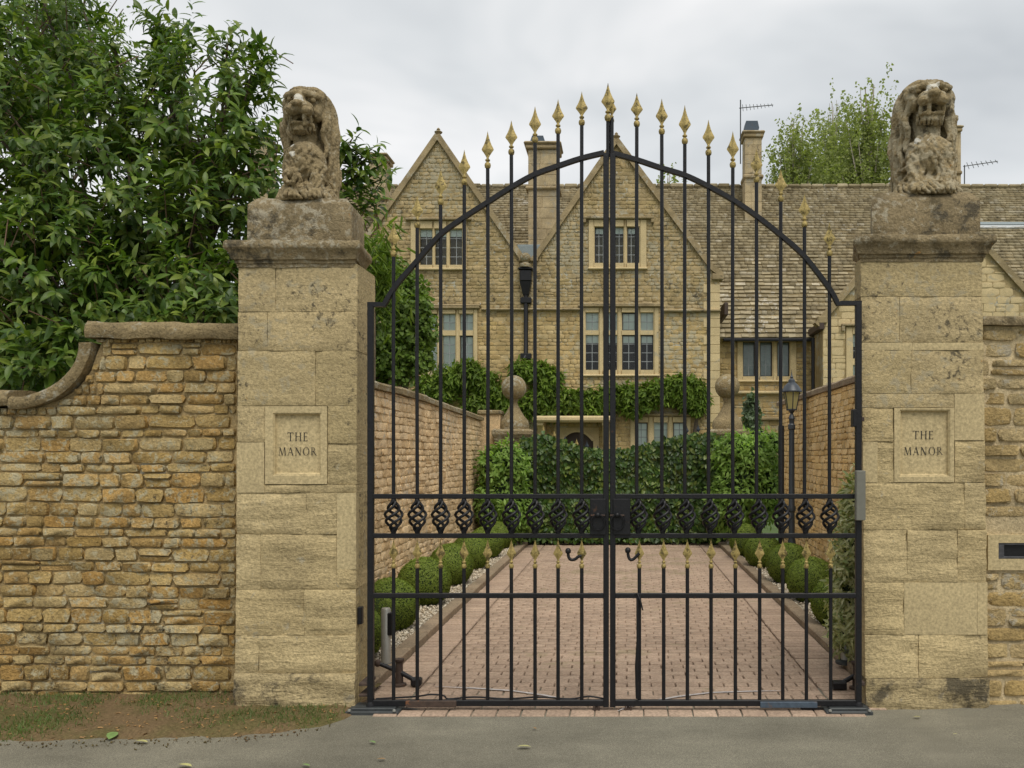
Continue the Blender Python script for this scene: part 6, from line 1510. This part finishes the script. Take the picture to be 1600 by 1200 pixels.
# explicit sprigs: outline of the crown, and the sprays right of the left lion
ex = [(532, 240, 1.25), (556, 232, 1.3), (582, 232, 1.35), (568, 252, 1.3), (596, 280, 1.35), (550, 270, 1.3), (572, 290, 1.3), (555, 318, 1.3), (536, 300, 1.25), (590, 320, 1.35), (536, 225, 1.25), (548, 240, 1.3), (552, 215, 1.3), (575, 245, 1.35), (590, 262, 1.35), (565, 270, 1.3), (545, 285, 1.3), (585, 295, 1.35), (560, 300, 1.3), (600, 255, 1.4), (575, 318, 1.3), (540, 262, 1.3),
      (430, 105, 1.6), (428, 150, 1.6), (425, 190, 1.6), (415, 75, 1.6), (395, 60, 1.7), (360, 45, 1.7), (300, 20, 1.8), (285, 45, 1.8), (260, 15, 1.8), (435, 215, 1.5), (440, 240, 1.5), (430, 265, 1.45), (420, 130, 1.6), (405, 100, 1.6), (270, 70, 1.8), (250, 40, 1.8), (285, 95, 1.8), (310, 75, 1.8), (340, 75, 1.7)]
ex += [(150+k*19+rn.uniform(-6, 6), 486+rn.uniform(-12, 12), .62) for k in range(12)]+[(10+k*14, 585+rn.uniform(-14, 10)-k*k*.25, .62) for k in range(10)]+[(30+rn.uniform(-30, 90), 540+rn.uniform(-30, 30), .7) for k in range(16)]
ep = np.array([(X(a, Y), Y, Z(b, Y)) for a, b, Y in ex]); tp = np.r_[tp, ep]; ed = np.c_[rn.normal(size=len(ep))*.5+.25, -.3+rn.normal(size=len(ep))*.4, .35+rn.normal(size=len(ep))*.3]; td = np.r_[td, ed]
keep = ~((tp[:, 1] < .62) & (tp[:, 2] < 2.3) & (tp[:, 0] > X(140, .6))); tp, td = tp[keep], td[keep]
td = td/np.linalg.norm(td, axis=1)[:, None]
P_, Fw, Nr, Sz = [], [], [], []; twm = MB(); hub = np.array([-4.0, 2.2, 2.2])
for q, d in zip(tp, td):
    ax = d*.8+np.array([.05, -.25, .22])+rn.normal(size=3)*.4; ax /= np.linalg.norm(ax); L = rn.uniform(.22, .36); s = q-ax*L*.7
    s1 = np.cross(ax, [0, 0, 1.]); s1 /= np.linalg.norm(s1)+1e-6; s2 = np.cross(ax, s1); k = rn.integers(10, 16); ph = rn.uniform(0, 6)
    if rn.random() < .35: twm.tube([tuple(s-ax*.1), tuple(s+ax*L*.5), tuple(q)], [.005, .004, .002], 4, cap=False)
    for i in range(k):
        f = .25+.75*i/(k-1); a = ph+i*2.4; rad = s1*math.cos(a)+s2*math.sin(a); fw = ax*(.35+.55*f)+rad*(1-.35*f); fw[2] -= .38; fw /= np.linalg.norm(fw)
        P_.append(s+ax*L*f); Fw.append(fw); Nr.append(ax*.9+np.array([0, -.1, .7])+rn.normal(size=3)*.18); Sz.append(rn.uniform(.09, .175)*(1-.25*f))
P_, Fw, Nr, Sz = map(np.array, (P_, Fw, Nr, Sz)); A = leaf_mats(P_, Fw, Nr, Sz, 1.)
LTm = leaf_tmpl(1, .40, 3, .35, .34)
d = P_[:, 1]+D0; px = CX+F*P_[:, 0]/d; py = CY-F*(P_[:, 2]-EH)/d; sc = Sz/d*np.abs(Nr[:, 1]+.3); sc[(px < 5) | (px > 600) | (py < 5) | (py > 600)] = 0; sc *= (P_[:, 1] < 1.6)
order = np.argsort(-sc); big, rest = order[:300], order[300:]
me = bpy.data.meshes.new('leaf'); me.from_pydata(LTm[0], [], LTm[1]); me.materials.append(M['laurel'])
for i in big:
    o = bpy.data.objects.new('leaf', me); COL.objects.link(o); o.parent = t; o.matrix_parent_inverse = Matrix.Translation(-BASE[t.name]); m4 = Matrix.Identity(4)
    for r_ in range(3):
        for c_ in range(4): m4[r_][c_] = A[i][r_][c_]
    o.matrix_basis = m4
kind(link(bpy.data.objects.new('crown', inst_mesh('crown', LTm, A[rest], M['laurel'])), t), 'stuff')
kind(twm.build('twigs', plain('laurel_twig', (.14, .085, .05), .8), t), 'stuff')
mb = MB(); rr = random.Random(8)
for k in range(4): b0 = Vector((-4.1+rr.uniform(-.25, .25), 2.2+rr.uniform(-.2, .2), -.05)); mb.tube([b0, b0+Vector((rr.uniform(-.2, .2), 0, 1.2)), b0+Vector((rr.uniform(-.5, .5), -.1, 2.4))], [.09, .075, .05], 8)
mb.build('trunk', M['bark'], t, smooth=80); mb = MB()
for k in range(60):
    e = LEw[k % len(LEw)]; q = Vector(e[:3])+Vector((rr.uniform(-.6, .6)*e[3], rr.uniform(-.6, .6)*e[4], rr.uniform(-.3, .7)*e[5])); s = Vector((-4.1+rr.uniform(-.4, .5), 2.2, rr.uniform(1.2, 2.6))); m = s.lerp(q, .5)+Vector((rr.uniform(-.2, .2), rr.uniform(-.2, .2), .1)); mb.tube([s, m, q], [.03, .02, .008], 5)
for a, b, Y in ex[:22]: q = Vector((X(a, Y), Y, Z(b, Y))); s = Vector((X(430, 1.5), 1.55, Z(330, 1.5))); mb.tube([s, s.lerp(q, .5)+Vector((0, 0, -.06)), q], [.012, .008, .004], 4)
mb.build('limbs', M['bark'], t, smooth=80)
# ================================================================== FEATHERY TREE TOP LEFT, BIRCHES BEHIND THE HOUSE
def airy(name, label, base, tips, mat, seed, size, per, droopL, bark, tr, side=1.0, wid=.75, jit=.07):
    t = thing(name, label, 'tree', base); rn = np.random.default_rng(seed); b = Vector(base); mb = MB(); lm = MB(); P, Fw = [], []
    top = max(tips, key=lambda q: q[2]); mb.tube([b, b.lerp(Vector(top), .5)+Vector((.2, 0, 0)), Vector(top)], [tr, tr*.6, tr*.1], 7)
    for q in tips:
        q = Vector(q); f = max(.25, min(.92, (q.z-b.z)/(top[2]-b.z)*.8)); s = b.lerp(Vector(top), f*.85); m = s.lerp(q, .55)+Vector((0, 0, .35)); lm.tube([s, m, q], [tr*.3, tr*.16, tr*.05], 5)
        for j in range(per):
            u = rn.uniform(.35, 1); c = (s.lerp(m, u*2) if u < .5 else m.lerp(q, u*2-1)) if u < .98 else q; c = c+Vector(rn.normal(size=3))*droopL*.36*side
            L = droopL*rn.uniform(.4, 1.3); dv = Vector((rn.normal()*.3, rn.normal()*.3, -1))
            for k in range(int(8+L*9)):
                w_ = rn.random(); pp = c+dv*L*w_+Vector(rn.normal(size=3))*jit; P.append(tuple(pp)); Fw.append((rn.normal()*.8, rn.normal()*.8, -.6))
    P = np.array(P); Fw = np.array(Fw); A = leaf_mats(P, Fw, rn.normal(size=P.shape), size*rn.uniform(.7, 1.3, len(P)), wid)
    kind(link(bpy.data.objects.new('crown', inst_mesh('crown', LEAF_Q, A, M[mat])), t), 'stuff'); mb.build('trunk', M[bark], t, smooth=80); lm.build('limbs', M[bark], t, smooth=80); return t
def tipset(c, n, sx, y0, y1, Y, seed, pw=1.):
    rr = random.Random(seed); o = []
    for k in range(n):
        f = rr.random(); py = y0+(y1-y0)*f; hw = sx*(.18+.82*f**pw); o.append((X(c+rr.uniform(-hw, hw), Y), Y+rr.uniform(-1.2, 1.2), Z(py, Y)))
    o.append((X(c, Y), Y, Z(y0, Y))); return o
BY = 42
airy('birch_tree', 'tall loose birch directly left of the right lion', (X(1365, BY), BY, 0), tipset(1352, 34, 62, 138, 290, BY, 3, .7), 'birch', 31, .14, 24, 1.7, 'birchbark', .28)
airy('birch_tree', 'shorter weeping birch left of the tall one', (X(1245, BY+3), BY+3, 0), tipset(1240, 24, 38, 190, 290, BY+3, 5, .8), 'birch', 33, .14, 24, 1.7, 'birchbark', .24)
airy('birch_tree', 'birch between the tall and the short one, partly behind both', (X(1310, BY+6), BY+6, 0), tipset(1300, 22, 34, 160, 295, BY+6, 7, .8), 'birch', 35, .14, 24, 1.8, 'birchbark', .24)
airy('birch_tree', 'birch top barely showing over the ridge right of the middle gable', (X(1048, BY), BY, 0), tipset(1046, 9, 18, 272, 300, BY, 9, .6), 'birch', 37, .125, 16, 1.0, 'birchbark', .2)
FT = 12
airy('feathery_tree', 'fine-leaved pale green tree behind the laurel, top left corner', (X(60, FT), FT, 0), tipset(70, 46, 125, -60, 130, FT, 11, .25), 'greentree', 39, .075, 18, .5, 'bark', .16, wid=.5)
